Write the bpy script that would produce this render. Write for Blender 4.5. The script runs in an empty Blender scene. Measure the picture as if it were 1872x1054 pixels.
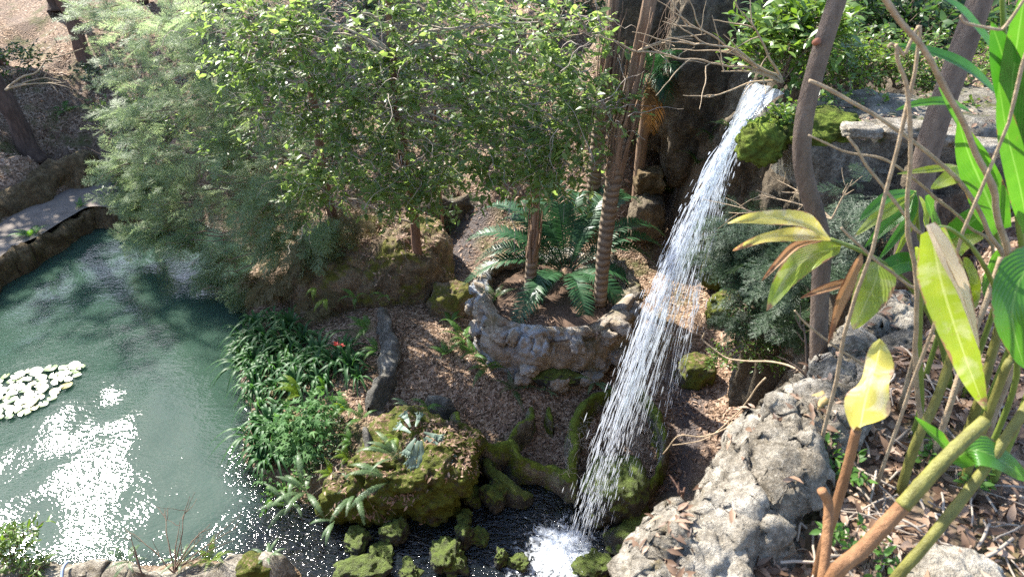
import bpy, math, random
import numpy as np
from mathutils import Vector

R = math.radians
random.seed(7)
rng = np.random.default_rng(7)
SKY_STRENGTH, SUN_STRENGTH, EXPOSURE = 0.15, 4.4, 1.95
SC = bpy.context.scene
COL = SC.collection

# ------------------------------------------------------------------ camera numbers
H = 7.0
PITCH = R(33.7)
FPX = 1248.0
CAM = np.array([0.0, 0.0, H])
FWD = np.array([0, math.cos(PITCH), -math.sin(PITCH)])
UPV = np.array([0, math.sin(PITCH), math.cos(PITCH)])


def ray(px, py):
    return FWD + (px - 936) / FPX * np.array([1.0, 0, 0]) - (py - 527) / FPX * UPV


def at_z(px, py, z):
    d = ray(px, py)
    return CAM + d * ((z - H) / d[2])


def at_y(px, py, y):
    d = ray(px, py)
    return CAM + d * (y / d[1])


def depth(p):
    return float(np.dot(np.asarray(p) - CAM, FWD))


# ------------------------------------------------------------------ noise
def _hash(ix, iy, iz, seed):
    n = (ix.astype(np.int64) * 374761393 + iy.astype(np.int64) * 668265263 + iz.astype(np.int64) * 1442695041 + seed * 974711) & 0xFFFFFFFF
    n = ((n ^ (n >> 13)) * 1274126177) & 0xFFFFFFFF
    n = ((n ^ (n >> 16)) * 2246822519) & 0xFFFFFFFF
    return ((n ^ (n >> 15)) & 0xFFFFFF) / float(0xFFFFFF)


def vnoise(p, seed=0):
    p = np.asarray(p, float)
    i = np.floor(p).astype(np.int64)
    f = p - i
    f = f * f * f * (f * (f * 6 - 15) + 10)
    r = 0
    for dx in (0, 1):
        wx = f[:, 0] if dx else 1 - f[:, 0]
        for dy in (0, 1):
            wy = f[:, 1] if dy else 1 - f[:, 1]
            for dz in (0, 1):
                wz = f[:, 2] if dz else 1 - f[:, 2]
                r = r + wx * wy * wz * _hash(i[:, 0] + dx, i[:, 1] + dy, i[:, 2] + dz, seed)
    return r * 2 - 1


def fbm(p, oct=4, seed=0, gain=0.5):
    a, s, r = 1.0, 1.0, 0
    p = np.asarray(p, float)
    for k in range(oct):
        r = r + a * vnoise(p * s + 17.3 * k, seed + k)
        a *= gain
        s *= 2.03
    return r


def nrm(v):
    v = np.asarray(v, float)
    l = np.linalg.norm(v, axis=-1, keepdims=True)
    return v / np.maximum(l, 1e-9)


# ------------------------------------------------------------------ mesh builder
class MB:
    def __init__(self):
        self.v, self.f3, self.f4, self.n = [], [], [], 0
        self.attr = {}

    def add(self, v, f, **attrs):
        v = np.asarray(v, float).reshape(-1, 3)
        if len(v) == 0:
            return self
        fs = f if isinstance(f, (list, tuple)) and len(f) and isinstance(f[0], np.ndarray) and f[0].ndim == 2 else [np.asarray(f, int)]
        for a in fs:
            if a.size == 0:
                continue
            (self.f3 if a.shape[1] == 3 else self.f4).append(a + self.n)
        for k, val in attrs.items():
            self.attr.setdefault(k, []).append((self.n, np.asarray(val, float)))
        self.v.append(v)
        self.n += len(v)
        return self

    def merge(self, o, M=None, T=(0, 0, 0)):
        v = np.concatenate(o.v)
        if M is not None:
            v = v @ np.asarray(M).T
        v = v + np.asarray(T)
        fs = []
        if o.f3:
            fs.append(np.concatenate(o.f3))
        if o.f4:
            fs.append(np.concatenate(o.f4))
        b = self.n
        self.add(v, fs)
        for k, l in o.attr.items():
            for s, val in l:
                self.attr.setdefault(k, []).append((s + b, val))
        return self

    def mesh(self, name, mats, off=(0, 0, 0), smooth=True):
        me = bpy.data.meshes.new(name)
        v = np.concatenate(self.v) - np.asarray(off)
        f3 = np.concatenate(self.f3) if self.f3 else np.zeros((0, 3), int)
        f4 = np.concatenate(self.f4) if self.f4 else np.zeros((0, 4), int)
        me.vertices.add(len(v))
        me.vertices.foreach_set('co', v.astype(np.float32).ravel())
        me.loops.add(f3.size + f4.size)
        me.loops.foreach_set('vertex_index', np.concatenate([f3.ravel(), f4.ravel()]).astype(np.int32))
        me.polygons.add(len(f3) + len(f4))
        ls = np.concatenate([np.arange(len(f3)) * 3, f3.size + np.arange(len(f4)) * 4]).astype(np.int32)
        me.polygons.foreach_set('loop_start', ls)
        me.update(calc_edges=True)
        if smooth:
            me.polygons.foreach_set('use_smooth', np.ones(len(me.polygons), bool))
        for k, l in self.attr.items():
            vec = any(val.ndim == 2 for _, val in l)
            a = me.attributes.new(k, 'FLOAT_VECTOR' if vec else 'FLOAT', 'POINT')
            arr = np.zeros((len(v), 3) if vec else len(v), np.float32)
            for s, val in l:
                arr[s:s + len(val)] = val
            a.data.foreach_set('vector' if vec else 'value', arr.ravel())
        for m in (mats if isinstance(mats, (list, tuple)) else [mats]):
            me.materials.append(m)
        me.validate()
        return me


def wloc(o):
    l = np.zeros(3)
    while o is not None:
        l += np.array(o.location)
        o = o.parent
    return l


def obj(name, mb, mat, parent=None, smooth=True):
    off = wloc(parent)
    me = mb.mesh(name, mat, off, smooth)
    o = bpy.data.objects.new(name, me)
    COL.objects.link(o)
    o.parent = parent
    return o


def tag(o, label=None, cat=None, group=None, kind=None):
    if label:
        o['label'] = label
    if cat:
        o['category'] = cat
    if group:
        o['group'] = group
    if kind:
        o['kind'] = kind
    return o


def thing(name, label, cat, loc=(0, 0, 0), group=None):
    o = bpy.data.objects.new(name, None)
    COL.objects.link(o)
    o.empty_display_size = 0.1
    o.location = tuple(float(c) for c in loc)
    return tag(o, label, cat, group)


def solo(name, mb, mat, label, cat, group=None, smooth=True):
    """a thing that is one mesh, its origin at its base"""
    v = np.concatenate(mb.v)
    loc = np.array([v[:, 0].mean(), v[:, 1].mean(), v[:, 2].min()])
    me = mb.mesh(name, mat, loc, smooth)
    o = bpy.data.objects.new(name, me)
    COL.objects.link(o)
    o.location = tuple(loc)
    return tag(o, label, cat, group)


# ------------------------------------------------------------------ shapes
def tube(pts, rad, sides=6, cap=True):
    p = np.asarray(pts, float)
    n = len(p)
    r = np.broadcast_to(np.asarray(rad, float), (n,)) if np.ndim(rad) == 0 or len(np.atleast_1d(rad)) == n else np.interp(np.linspace(0, 1, n), np.linspace(0, 1, len(rad)), rad)
    t = nrm(np.gradient(p, axis=0))
    ref = np.array([0.3, 0.2, 1.0]) if abs(t[:, 2]).mean() < 0.8 else np.array([1.0, 0.25, 0.1])
    a = nrm(np.cross(t, ref))
    b = np.cross(t, a)
    th = np.linspace(0, 2 * np.pi, sides, endpoint=False)
    v = p[:, None, :] + r[:, None, None] * (np.cos(th)[None, :, None] * a[:, None, :] + np.sin(th)[None, :, None] * b[:, None, :])
    v = v.reshape(-1, 3)
    i = np.arange(n - 1)[:, None] * sides
    j = np.arange(sides)[None, :]
    k = (j + 1) % sides
    q = np.stack([i + j, i + k, i + sides + k, i + sides + j], -1).reshape(-1, 4)
    fs = [q]
    if cap:
        v = np.concatenate([v, p[:1], p[-1:]])
        c0, c1 = n * sides, n * sides + 1
        jj = np.arange(sides)
        kk = (jj + 1) % sides
        e = (n - 1) * sides
        fs.append(np.concatenate([np.stack([np.full(sides, c0), kk, jj], -1), np.stack([np.full(sides, c1), e + jj, e + kk], -1)]))
    return v, fs


def smooth_path(pts, n):
    """Catmull-Rom through the points"""
    p = np.asarray(pts, float)
    if len(p) == 2:
        return p[0] + (p[1] - p[0]) * np.linspace(0, 1, n)[:, None]
    q = np.concatenate([[2 * p[0] - p[1]], p, [2 * p[-1] - p[-2]]])
    out = []
    for u in np.linspace(0, len(p) - 1 - 1e-6, n):
        i = int(u)
        f = u - i
        a, b, c, d = q[i], q[i + 1], q[i + 2], q[i + 3]
        out.append(0.5 * (2 * b + (c - a) * f + (2 * a - 5 * b + 4 * c - d) * f * f + (3 * b - a - 3 * c + d) * f ** 3))
    return np.array(out)


def wiggle(p, amp, freq, seed):
    p = np.asarray(p, float)
    s = np.concatenate([[0], np.cumsum(np.linalg.norm(np.diff(p, axis=0), axis=1))])
    o = np.stack([fbm(np.stack([s * freq + 31 * k, np.zeros_like(s) + seed, np.zeros_like(s)], -1), 3, seed + k) for k in range(3)], -1)
    w = np.minimum(1, s / max(s[-1] * 0.1, 1e-6))[:, None]
    return p + o * amp * w


def bez(a, b, c, n):
    t = np.linspace(0, 1, n)[:, None]
    return (1 - t) ** 2 * np.asarray(a) + 2 * t * (1 - t) * np.asarray(b) + t * t * np.asarray(c)


_ICO = {}


def ico(sub):
    if sub not in _ICO:
        import bmesh
        bm = bmesh.new()
        bmesh.ops.create_icosphere(bm, subdivisions=sub, radius=1)
        v = np.array([x.co[:] for x in bm.verts])
        f = np.array([[q.index for q in x.verts] for x in bm.faces])
        bm.free()
        _ICO[sub] = (v, f)
    return _ICO[sub]


def rock_mb(c, r, seed, amp=0.28, sub=5, rough=0.06, boxy=0.0, rot=0.0, flat_bottom=True, pits=0.0):
    v, f = ico(sub)
    v = v.copy()
    if boxy:
        m = np.max(np.abs(v), axis=1, keepdims=True)
        v = v * (1 - boxy) + v / m * boxy * 0.85
    d = 1 + amp * fbm(v * 1.1 + seed * 3.1, 3, seed) + rough * fbm(v * 5.2 + seed, 4, seed + 9)
    if pits:
        d -= pits * np.maximum(0, vnoise(v * 9 + seed, seed + 5)) ** 2
    v = v * d[:, None]
    v = v * np.asarray(r)
    cr, sr = math.cos(rot), math.sin(rot)
    v = np.stack([v[:, 0] * cr - v[:, 1] * sr, v[:, 0] * sr + v[:, 1] * cr, v[:, 2]], -1)
    return MB().add(v + np.asarray(c), f)


def ridge_mb(pts, hw, zb, seed, amp=0.06, n=None, top=0.55, flare=0.35, closed=False, nf=3.0):
    """a lumpy rounded wall along pts (x, y, ztop) standing on zb"""
    p = np.asarray(pts, float)
    L = np.sum(np.linalg.norm(np.diff(p[:, :2], axis=0), axis=1))
    n = n or max(12, int(L / 0.035))
    p = smooth_path(p, n)
    t = np.gradient(p, axis=0)
    t[:, 2] = 0
    t = nrm(t)
    s = np.stack([t[:, 1], -t[:, 0], np.zeros(n)], -1)
    hwv = np.interp(np.linspace(0, 1, n), np.linspace(0, 1, len(np.atleast_1d(hw))), np.atleast_1d(hw)) if np.ndim(hw) else np.full(n, hw)
    prof = [(-1 - flare, 0.0), (-1 - flare * .7, .25), (-1 - flare * .35, .5), (-1.0, .75), (-.85, .92), (-top, 1.0), (-.2, 1.03), (.2, 1.03), (top, 1.0), (.85, .92), (1.0, .75), (1 + flare * .35, .5), (1 + flare * .7, .25), (1 + flare, 0)]
    m = len(prof)
    zbv = np.full(n, zb) if np.ndim(zb) == 0 else np.interp(np.linspace(0, 1, n), np.linspace(0, 1, len(zb)), zb)
    # taper the ends
    e = np.minimum(1, np.minimum(np.arange(n), np.arange(n)[::-1]) / max(3, 0.06 * n) + 0.25)
    V = np.zeros((n, m, 3))
    for k, (a, h) in enumerate(prof):
        V[:, k] = p + s * (hwv * e * a)[:, None]
        V[:, k, 2] = zbv + (p[:, 2] - zbv) * h * (0.5 + 0.5 * e)
    v = V.reshape(-1, 3)
    q = v * nf
    v = v + amp * np.stack([fbm(q + 11, 4, seed), fbm(q + 37, 4, seed + 3), 0.8 * fbm(q + 71, 4, seed + 6)], -1)
    i = np.arange(n - 1)[:, None] * m
    j = np.arange(m - 1)[None, :]
    f = np.stack([i + j, i + j + 1, i + m + j + 1, i + m + j], -1).reshape(-1, 4)
    return MB().add(v, f)


def scatter(tv, tf, dirs, ups, scale, pos, **tattr):
    """copies of a template (length along +Y, normal +Z) at pos, aimed along dirs"""
    d = nrm(dirs)
    s = nrm(np.cross(d, ups))
    u = np.cross(s, d)
    sc = np.asarray(scale, float)
    if sc.ndim == 1:
        sc = sc[:, None]
    M = np.stack([s, d, u], -1)  # columns
    N, T = len(pos), len(tv)
    v = np.einsum('nij,tj->nti', M, tv) * sc[:, None, :] + np.asarray(pos)[:, None, :]
    fs = []
    for a in (tf if isinstance(tf, list) else [tf]):
        fs.append((a[None] + (np.arange(N) * T)[:, None, None]).reshape(-1, a.shape[1]))
    at = {k: np.tile(x, (N,) + (1,) * (np.ndim(x) - 1)) for k, x in tattr.items()}
    return v.reshape(-1, 3), fs, at


# leaf templates --------------------------------------------------------
def leaf_t(w=0.42, fold=0.12, curl=0.12, n=4):
    ys = np.linspace(0, 1, n + 1)
    v, f = [], []
    for y in ys:
        ww = w * 0.5 * (math.sin(math.pi * min(1, y ** 0.8)) ** 0.8 if 0 < y < 1 else 0.02)
        z = -curl * y * y
        v += [(-ww, y, z + fold * ww * 2), (0, y, z), (ww, y, z + fold * ww * 2)]
    for i in range(n):
        a = i * 3
        f += [(a, a + 1, a + 4, a + 3), (a + 1, a + 2, a + 5, a + 4)]
    return np.array(v), np.array(f)


def frond_mb(b0, b1, b2, n=24, plen=0.2, pw=0.03, prof='fern', ang=0.35, vee=0.15, droop=0.25, rr=0.006, up=(0, 0, 1), start=0.08, jit=0.06, seed=0):
    g = np.random.default_rng(seed)
    path = bez(b0, b1, b2, 40)
    seg = np.linalg.norm(np.diff(path, axis=0), axis=1).sum()
    tt = np.linspace(start, 0.995, n)
    idx = tt * 39
    P = np.stack([np.interp(idx, np.arange(40), path[:, k]) for k in range(3)], -1)
    T = nrm(np.stack([np.interp(idx, np.arange(40), np.gradient(path, axis=0)[:, k]) for k in range(3)], -1))
    S = nrm(np.cross(T, np.asarray(up, float)))
    U = np.cross(S, T)
    u = (tt - start) / (1 - start)
    if prof == 'fern':
        L = plen * np.clip(np.minimum(0.55 + 1.6 * u, 1.08 * (1 - u) ** 0.8 + 0.03), 0.03, 1)
    elif prof == 'cycad':
        L = plen * np.clip(np.minimum(0.35 + 3 * u, 1.0), 0, 1) * np.clip(1.15 - u ** 3 * 0.85, 0.2, 1)
    else:
        L = plen * np.sin(np.pi * np.clip(0.15 + 0.8 * u, 0, 1)) ** 0.7
    mb = MB()
    for s in (-1, 1):
        a = ang + jit * g.standard_normal(n) + 0.25 * u
        d = nrm(S * s * np.cos(a)[:, None] + T * np.sin(a)[:, None] + U * (vee + jit * g.standard_normal(n))[:, None])
        l = (L * (1 + jit * g.standard_normal(n)))[:, None]
        w = pw * 0.5 * np.clip(L / plen, 0.35, 1)[:, None]
        dn = np.array([0, 0, -1.0]) * droop
        v = np.stack([P - T * w * .7, P + T * w * .7, P + d * l * .45 + T * w + dn * l * .12, P + d * l * .45 - T * w + dn * l * .12,
                      P + d * l * .8 + T * w * .6 + dn * l * .5, P + d * l * .8 - T * w * .6 + dn * l * .5, P + d * l + dn * l], 1)
        o = np.arange(n)[:, None] * 7
        q = np.concatenate([o + np.array([[0, 1, 2, 3]]), o + np.array([[3, 2, 4, 5]])])
        t = o + np.array([[5, 4, 6]])
        mb.add(v.reshape(-1, 3), [q, t], tipw=np.repeat(u, 7))
    v, f = tube(path[::3], np.linspace(rr, rr * .3, len(path[::3])), 4, False)
    mb.add(v, f, tipw=np.zeros(len(v)) + 0.2)
    return mb


# ------------------------------------------------------------------ materials
def new_mat(name):
    m = bpy.data.materials.new(name)
    m.use_nodes = True
    nt = m.node_tree
    nt.nodes.clear()
    out = nt.nodes.new('ShaderNodeOutputMaterial')
    return m, nt, out


def nd(nt, typ, ins=None, **props):
    n = nt.nodes.new(typ)
    for k, v in props.items():
        setattr(n, k, v)
    for k, v in (ins or {}).items():
        s = n.inputs[k]
        if isinstance(v, bpy.types.NodeSocket):
            nt.links.new(v, s)
        else:
            if s.type == 'RGBA' and len(v) == 3:
                v = (*v, 1)
            s.default_value = v
    return n


def ramp(nt, fac, stops, interp='LINEAR'):
    n = nt.nodes.new('ShaderNodeValToRGB')
    n.color_ramp.interpolation = interp
    e = n.color_ramp.elements
    while len(e) < len(stops):
        e.new(0.5)
    for el, (p, c) in zip(e, stops):
        el.position = p
        el.color = (*c, 1) if len(c) == 3 else c
    nt.links.new(fac, n.inputs[0])
    return n.outputs[0]


def mixc(nt, fac, a, b, mode='MIX'):
    n = nt.nodes.new('ShaderNodeMix')
    n.data_type = 'RGBA'
    n.blend_type = mode
    for s, v in ((n.inputs[0], fac), (n.inputs[6], a), (n.inputs[7], b)):
        if isinstance(v, bpy.types.NodeSocket):
            nt.links.new(v, s)
        else:
            s.default_value = (*v, 1) if isinstance(v, tuple) and len(v) == 3 else v
    return n.outputs[2]


def math_n(nt, op, a, b=0.0, clamp=False):
    n = nt.nodes.new('ShaderNodeMath')
    n.operation = op
    n.use_clamp = clamp
    for s, v in ((n.inputs[0], a), (n.inputs[1], b)):
        if isinstance(v, bpy.types.NodeSocket):
            nt.links.new(v, s)
        else:
            s.default_value = v
    return n.outputs[0]


def pos(nt):
    return nd(nt, 'ShaderNodeNewGeometry').outputs['Position']


def noise(nt, vec, scale, detail=4, rough=0.55, dist=0.0):
    return nd(nt, 'ShaderNodeTexNoise', {'Vector': vec, 'Scale': scale, 'Detail': detail, 'Roughness': rough, 'Distortion': dist}).outputs['Fac']


def leaf_mat(name, cols, trans=0.35, rough=0.35, spec=0.5, tip=None, tcol=None, nscale=3.0):
    m, nt, out = new_mat(name)
    g = nd(nt, 'ShaderNodeNewGeometry')
    rnd = g.outputs['Random Per Island']
    nz = noise(nt, g.outputs['Position'], nscale, 2)
    f = math_n(nt, 'ADD', math_n(nt, 'MULTIPLY', rnd, 0.75), math_n(nt, 'MULTIPLY', math_n(nt, 'SUBTRACT', nz, 0.25), 0.5), True)
    c = ramp(nt, f, [(i / max(1, len(cols) - 1), k) for i, k in enumerate(cols)])
    if tip:
        a = nd(nt, 'ShaderNodeAttribute', attribute_name='tipw').outputs['Fac']
        c = mixc(nt, math_n(nt, 'MULTIPLY', a, tip[0]), c, tip[1])
    p = nd(nt, 'ShaderNodeBsdfPrincipled', {'Base Color': c, 'Roughness': rough, 'Specular IOR Level': spec})
    hue = nd(nt, 'ShaderNodeHueSaturation', {'Hue': 0.488, 'Saturation': 1.14, 'Value': 1.6, 'Color': c})
    t = nd(nt, 'ShaderNodeBsdfTranslucent', {'Color': hue.outputs[0]})
    x = nd(nt, 'ShaderNodeMixShader', {0: trans, 1: p.outputs[0], 2: t.outputs[0]})
    nt.links.new(x.outputs[0], out.inputs[0])
    return m


def simple_mat(name, c1, c2, scale=8, rough=0.7, bump=0.3, bscale=30, stretch=(1, 1, 1), spec=0.3, rnd=0.0):
    m, nt, out = new_mat(name)
    g = nd(nt, 'ShaderNodeNewGeometry')
    mp = nd(nt, 'ShaderNodeMapping', {'Vector': g.outputs['Position'], 'Scale': stretch})
    f = noise(nt, mp.outputs[0], scale, 5, 0.65)
    f = math_n(nt, 'ADD', math_n(nt, 'MULTIPLY', math_n(nt, 'SUBTRACT', f, 0.5), 1.8), 0.5, True)
    if rnd:
        f = math_n(nt, 'ADD', math_n(nt, 'MULTIPLY', f, 1 - rnd), math_n(nt, 'MULTIPLY', g.outputs['Random Per Island'], rnd), True)
    c = mixc(nt, f, c1, c2)
    b = nd(nt, 'ShaderNodeBump', {'Height': noise(nt, mp.outputs[0], bscale, 5, 0.7), 'Strength': bump, 'Distance': 0.02})
    p = nd(nt, 'ShaderNodeBsdfPrincipled', {'Base Color': c, 'Roughness': rough, 'Normal': b.outputs[0], 'Specular IOR Level': spec})
    nt.links.new(p.outputs[0], out.inputs[0])
    return m


def rock_mat(name, stones, moss=((.05, .07, .012), (.13, .15, .02)), amount=0.5, scale=1.0, bump=0.8, litter=0.0, wet=0.0, up=0.6):
    """stones: three colours; moss gathers on the faces that look up and in patches"""
    m, nt, out = new_mat(name)
    g = nd(nt, 'ShaderNodeNewGeometry')
    P = g.outputs['Position']
    n1 = noise(nt, P, 2.2 * scale, 6, 0.62, 0.4)
    n2 = noise(nt, P, 9 * scale, 6, 0.7)
    n3 = noise(nt, P, 34 * scale, 4, 0.7)
    base = ramp(nt, n1, [(.3, stones[0]), (.5, stones[1]), (.68, stones[2])])
    base = mixc(nt, math_n(nt, 'MULTIPLY', ramp(nt, n2, [(.42, (1, 1, 1)), (.58, (0, 0, 0))]), .55), base, tuple(c * .45 for c in stones[0]))
    base = mixc(nt, math_n(nt, 'MULTIPLY', ramp(nt, n3, [(.5, (0, 0, 0)), (.68, (1, 1, 1))]), .3), base, tuple(min(1, c * 1.5) for c in stones[2]))
    nz = nd(nt, 'ShaderNodeSeparateXYZ', {0: g.outputs['Normal']}).outputs[2]
    mm = math_n(nt, 'ADD', math_n(nt, 'MULTIPLY', nz, up), math_n(nt, 'MULTIPLY', math_n(nt, 'SUBTRACT', noise(nt, P, 1.7 * scale, 5, .65), .5), 2.4))
    mm = math_n(nt, 'ADD', mm, math_n(nt, 'MULTIPLY', math_n(nt, 'SUBTRACT', n2, .5), 1.2))
    mk = math_n(nt, 'MULTIPLY', math_n(nt, 'ADD', mm, amount * 1.6 - 1.0), 3.2, True)
    mcol = mixc(nt, ramp(nt, n2, [(.35, (0, 0, 0)), (.65, (1, 1, 1))]), moss[0], moss[1])
    mcol = mixc(nt, math_n(nt, 'MULTIPLY', n3, .5), mcol, tuple(c * .5 for c in moss[0]))
    col = mixc(nt, mk, base, mcol)
    if litter:
        lv = nd(nt, 'ShaderNodeTexVoronoi', {'Vector': P, 'Scale': 22.0})
        lc = ramp(nt, nd(nt, 'ShaderNodeSeparateColor', {0: lv.outputs['Color']}).outputs[0], [(0, (.09, .05, .03)), (.5, (.22, .13, .085)), (1, (.38, .26, .18))])
        lk = math_n(nt, 'MULTIPLY', math_n(nt, 'ADD', math_n(nt, 'ADD', nz, -1.25 + litter), math_n(nt, 'MULTIPLY', math_n(nt, 'SUBTRACT', n2, .5), 1.0)), 7, True)
        col = mixc(nt, lk, col, lc)
    hgt = math_n(nt, 'ADD', math_n(nt, 'MULTIPLY', n2, .9), math_n(nt, 'ADD', math_n(nt, 'MULTIPLY', n3, .5), math_n(nt, 'MULTIPLY', noise(nt, P, 110 * scale, 3, .7), .25)))
    b = nd(nt, 'ShaderNodeBump', {'Height': hgt, 'Strength': bump, 'Distance': 0.09 / max(scale, .5)})
    rg = 0.85 - 0.55 * wet
    p = nd(nt, 'ShaderNodeBsdfPrincipled', {'Base Color': col, 'Roughness': rg, 'Normal': b.outputs[0], 'Specular IOR Level': 0.2 + .4 * wet})
    nt.links.new(p.outputs[0], out.inputs[0])
    return m

# ------------------------------------------------------------------ light, world, camera
SUN_AZ = np.array([-0.69, 0.72])          # towards the sun, over the far left end of the pool
SUN_EL = R(42.5)
w = bpy.data.worlds.new("World")
SC.world = w
w.use_nodes = True
nt = w.node_tree
nt.nodes.clear()
sky = nt.nodes.new('ShaderNodeTexSky')
sky.sky_type = 'NISHITA'
sky.sun_disc = False
sky.sun_elevation = SUN_EL
sky.dust_density = 0.6
sky.air_density = 0.7
sky.ozone_density = 0.5
sky.sun_rotation = math.atan2(SUN_AZ[0], SUN_AZ[1])
bg = nt.nodes.new('ShaderNodeBackground')
bg.inputs[1].default_value = SKY_STRENGTH
wo = nt.nodes.new('ShaderNodeOutputWorld')
nt.links.new(sky.outputs[0], bg.inputs[0])
nt.links.new(bg.outputs[0], wo.inputs[0])

sd_ = nrm(np.array([SUN_AZ[0] * math.cos(SUN_EL), SUN_AZ[1] * math.cos(SUN_EL), math.sin(SUN_EL)]))
sun = bpy.data.lights.new("sun", 'SUN')
sun.energy = SUN_STRENGTH
sun.angle = R(0.53)
sun.color = (1.0, 0.95, 0.87)
so = bpy.data.objects.new("sun", sun)
so.rotation_euler = Vector(tuple(-sd_)).to_track_quat('-Z', 'Y').to_euler()
so.location = (-10, 10, 20)
COL.objects.link(so)

cam = bpy.data.cameras.new("camera")
cam.sensor_width = 36
cam.lens = 24
cam.clip_end = 400
cam.clip_start = 0.05
cam.dof.use_dof = True
cam.dof.focus_distance = 9.0
cam.dof.aperture_fstop = 5.0
co = bpy.data.objects.new("camera", cam)
co.location = tuple(CAM)
co.rotation_euler = (math.pi / 2 - PITCH, 0, 0)
COL.objects.link(co)
SC.camera = co
SC.view_settings.view_transform = 'Standard'
SC.view_settings.look = 'None'
SC.view_settings.exposure = EXPOSURE
SC.view_settings.gamma = 1
SC.cycles.max_bounces = 7
SC.cycles.diffuse_bounces = 3
SC.cycles.glossy_bounces = 3
SC.cycles.transmission_bounces = 4
SC.cycles.transparent_max_bounces = 14
SC.cycles.caustics_reflective = False
SC.cycles.caustics_refractive = False
SC.cycles.sample_clamp_indirect = 2.5
SC.cycles.sample_clamp_direct = 25
SC.cycles.use_adaptive_sampling = False
try:
    SC.cycles.use_denoising = False
    SC.cycles.denoiser = 'OPENIMAGEDENOISE'
except Exception:
    pass

# ------------------------------------------------------------------ terrain heights
WATER_PX = [(482, 478), (452, 500), (455, 560), (437, 640), (450, 720), (447, 830), (482, 885), (560, 915), (640, 930), (730, 925), (820, 880), (862, 830),
            (905, 850), (950, 850), (1000, 880), (1060, 880), (1130, 900), (1200, 960), (1230, 1100), (1240, 1250), (600, 1250), (535, 1030), (400, 1022), (200, 1035),
            (0, 1043), (-350, 1075), (-600, 900), (-420, 640), (-150, 555), (0, 497), (45, 462), (90, 438), (150, 402), (240, 396), (330, 398), (420, 425)]
WATER_POLY = np.array([at_z(x, y, 0.0)[:2] for x, y in WATER_PX])


PATH_TOP = [(-330, 640), (-230, 575), (0, 412), (70, 374), (120, 348), (195, 330), (228, 338), (246, 356)]
PATH_BOT = [(-330, 760), (-230, 670), (0, 474), (75, 432), (125, 400), (165, 380), (215, 382), (240, 376)]
PATH_POLY = np.array([at_z(a, b, .42)[:2] for a, b in PATH_TOP + PATH_BOT[::-1]])


def poly_sd(x, y, poly):
    """signed distance, negative inside"""
    p = np.stack([x, y], -1)
    d = np.full(len(p), 1e9)
    ins = np.zeros(len(p), bool)
    n = len(poly)
    for i in range(n):
        a, b = poly[i], poly[(i + 1) % n]
        e = b - a
        t = np.clip(((p - a) @ e) / (e @ e), 0, 1)
        d = np.minimum(d, np.linalg.norm(p - a - t[:, None] * e, axis=1))
        c = (a[1] > p[:, 1]) != (b[1] > p[:, 1])
        xx = a[0] + (p[:, 1] - a[1]) * e[0] / (e[1] if abs(e[1]) > 1e-9 else 1e-9)
        ins ^= c & (p[:, 0] < xx)
    return np.where(ins, -d, d)


TP = [(0, 460, .32), (80, 425, .32), (150, 365, .34), (60, 385, .45), (210, 340, .45), (0, 400, .42), (55, 295, 1.1), (0, 325, 1.0), (150, 285, 1.05), (160, 105, 2.0), (0, 110, 1.85), (0, 0, 2.6),
      (230, 20, 2.7), (100, 200, 1.5), (330, 290, 1.3), (330, 380, .45), (470, 450, .3), (480, 300, 1.3), (700, 330, 1.25), (830, 385, .75), (880, 300, 1.7), (600, 200, 1.8), (600, 40, 2.8), (900, 200, 1.9), (900, 60, 2.7),
      (760, 100, 2.4), (1020, 330, 1.3), (1000, 110, 2.6), (1130, 130, 2.6), (1240, 320, 1.3), (1250, 260, 1.9), (1220, 400, .9), (1180, 470, .7), (1330, 620, .6), (1340, 540, .75), (1360, 470, 1.0),
      (760, 640, .5), (830, 690, .48), (950, 745, .38), (750, 560, .58), (830, 450, .62), (830, 420, .64), (1240, 740, .36), (1330, 700, .45), (1280, 830, .2), (620, 590, .4), (500, 590, .28), (560, 700, .32), (540, 800, .25), (500, 870, .14),
      (640, 760, .4), (690, 690, .45), (960, 800, .16), (1100, 790, .2), (870, 800, .1), (1180, 850, .12), (640, 880, .25), (740, 860, .2), (900, 620, .5), (1000, 620, .5), (1030, 500, .6), (1150, 600, .5), (1230, 640, .5)]
TP += [(0, 392, .42), (100, 335, .44), (180, 318, .44), (-100, 440, .42), (-230, 530, .4), (260, 325, .46)]
TW = [(-14, 12, 1.1), (-15, 18, 2.0), (-20, 26, 3.4), (0, 26, 4.2), (8, 27, 5), (-8, 26, 3.8), (20, 22, 7), (-14, 6, .4), (-11, 3, .3), (-20, 10, 2.5), (-4, 4.0, .2), (0, 3.2, .1), (-6, 2, .2), (3, 20, 4), (-30, 42, 7),
      (30, 40, 12), (0, 45, 8), (-40, 10, 5), (40, 10, 7), (-30, -10, 3), (30, -10, 5), (0, -20, 4), (-60, 60, 14), (60, 60, 14), (60, -60, 8), (-60, -60, 6), (2.0, 11.8, 2.2), (3, 13, 4.2), (4, 8, 1.3), (4.4, 7, 2), (3, 5, .5), (2, 4, .3), (1.6, 5.0, .2), (7, 8, 4.5), (7, 4, 4)]
_c = np.array([at_z(x, y, z) for x, y, z in TP] + [np.array(t, float) for t in TW])


def _tps_fit(c, lam=0.02):
    n = len(c)
    d = np.linalg.norm(c[:, None, :2] - c[None, :, :2], axis=-1)
    K = np.where(d > 0, d * d * np.log(np.maximum(d, 1e-9)), 0) + lam * np.eye(n)
    P = np.concatenate([np.ones((n, 1)), c[:, :2]], 1)
    A = np.block([[K, P], [P.T, np.zeros((3, 3))]])
    return np.linalg.solve(A, np.concatenate([c[:, 2], np.zeros(3)]))


_tw = _tps_fit(_c)


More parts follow.
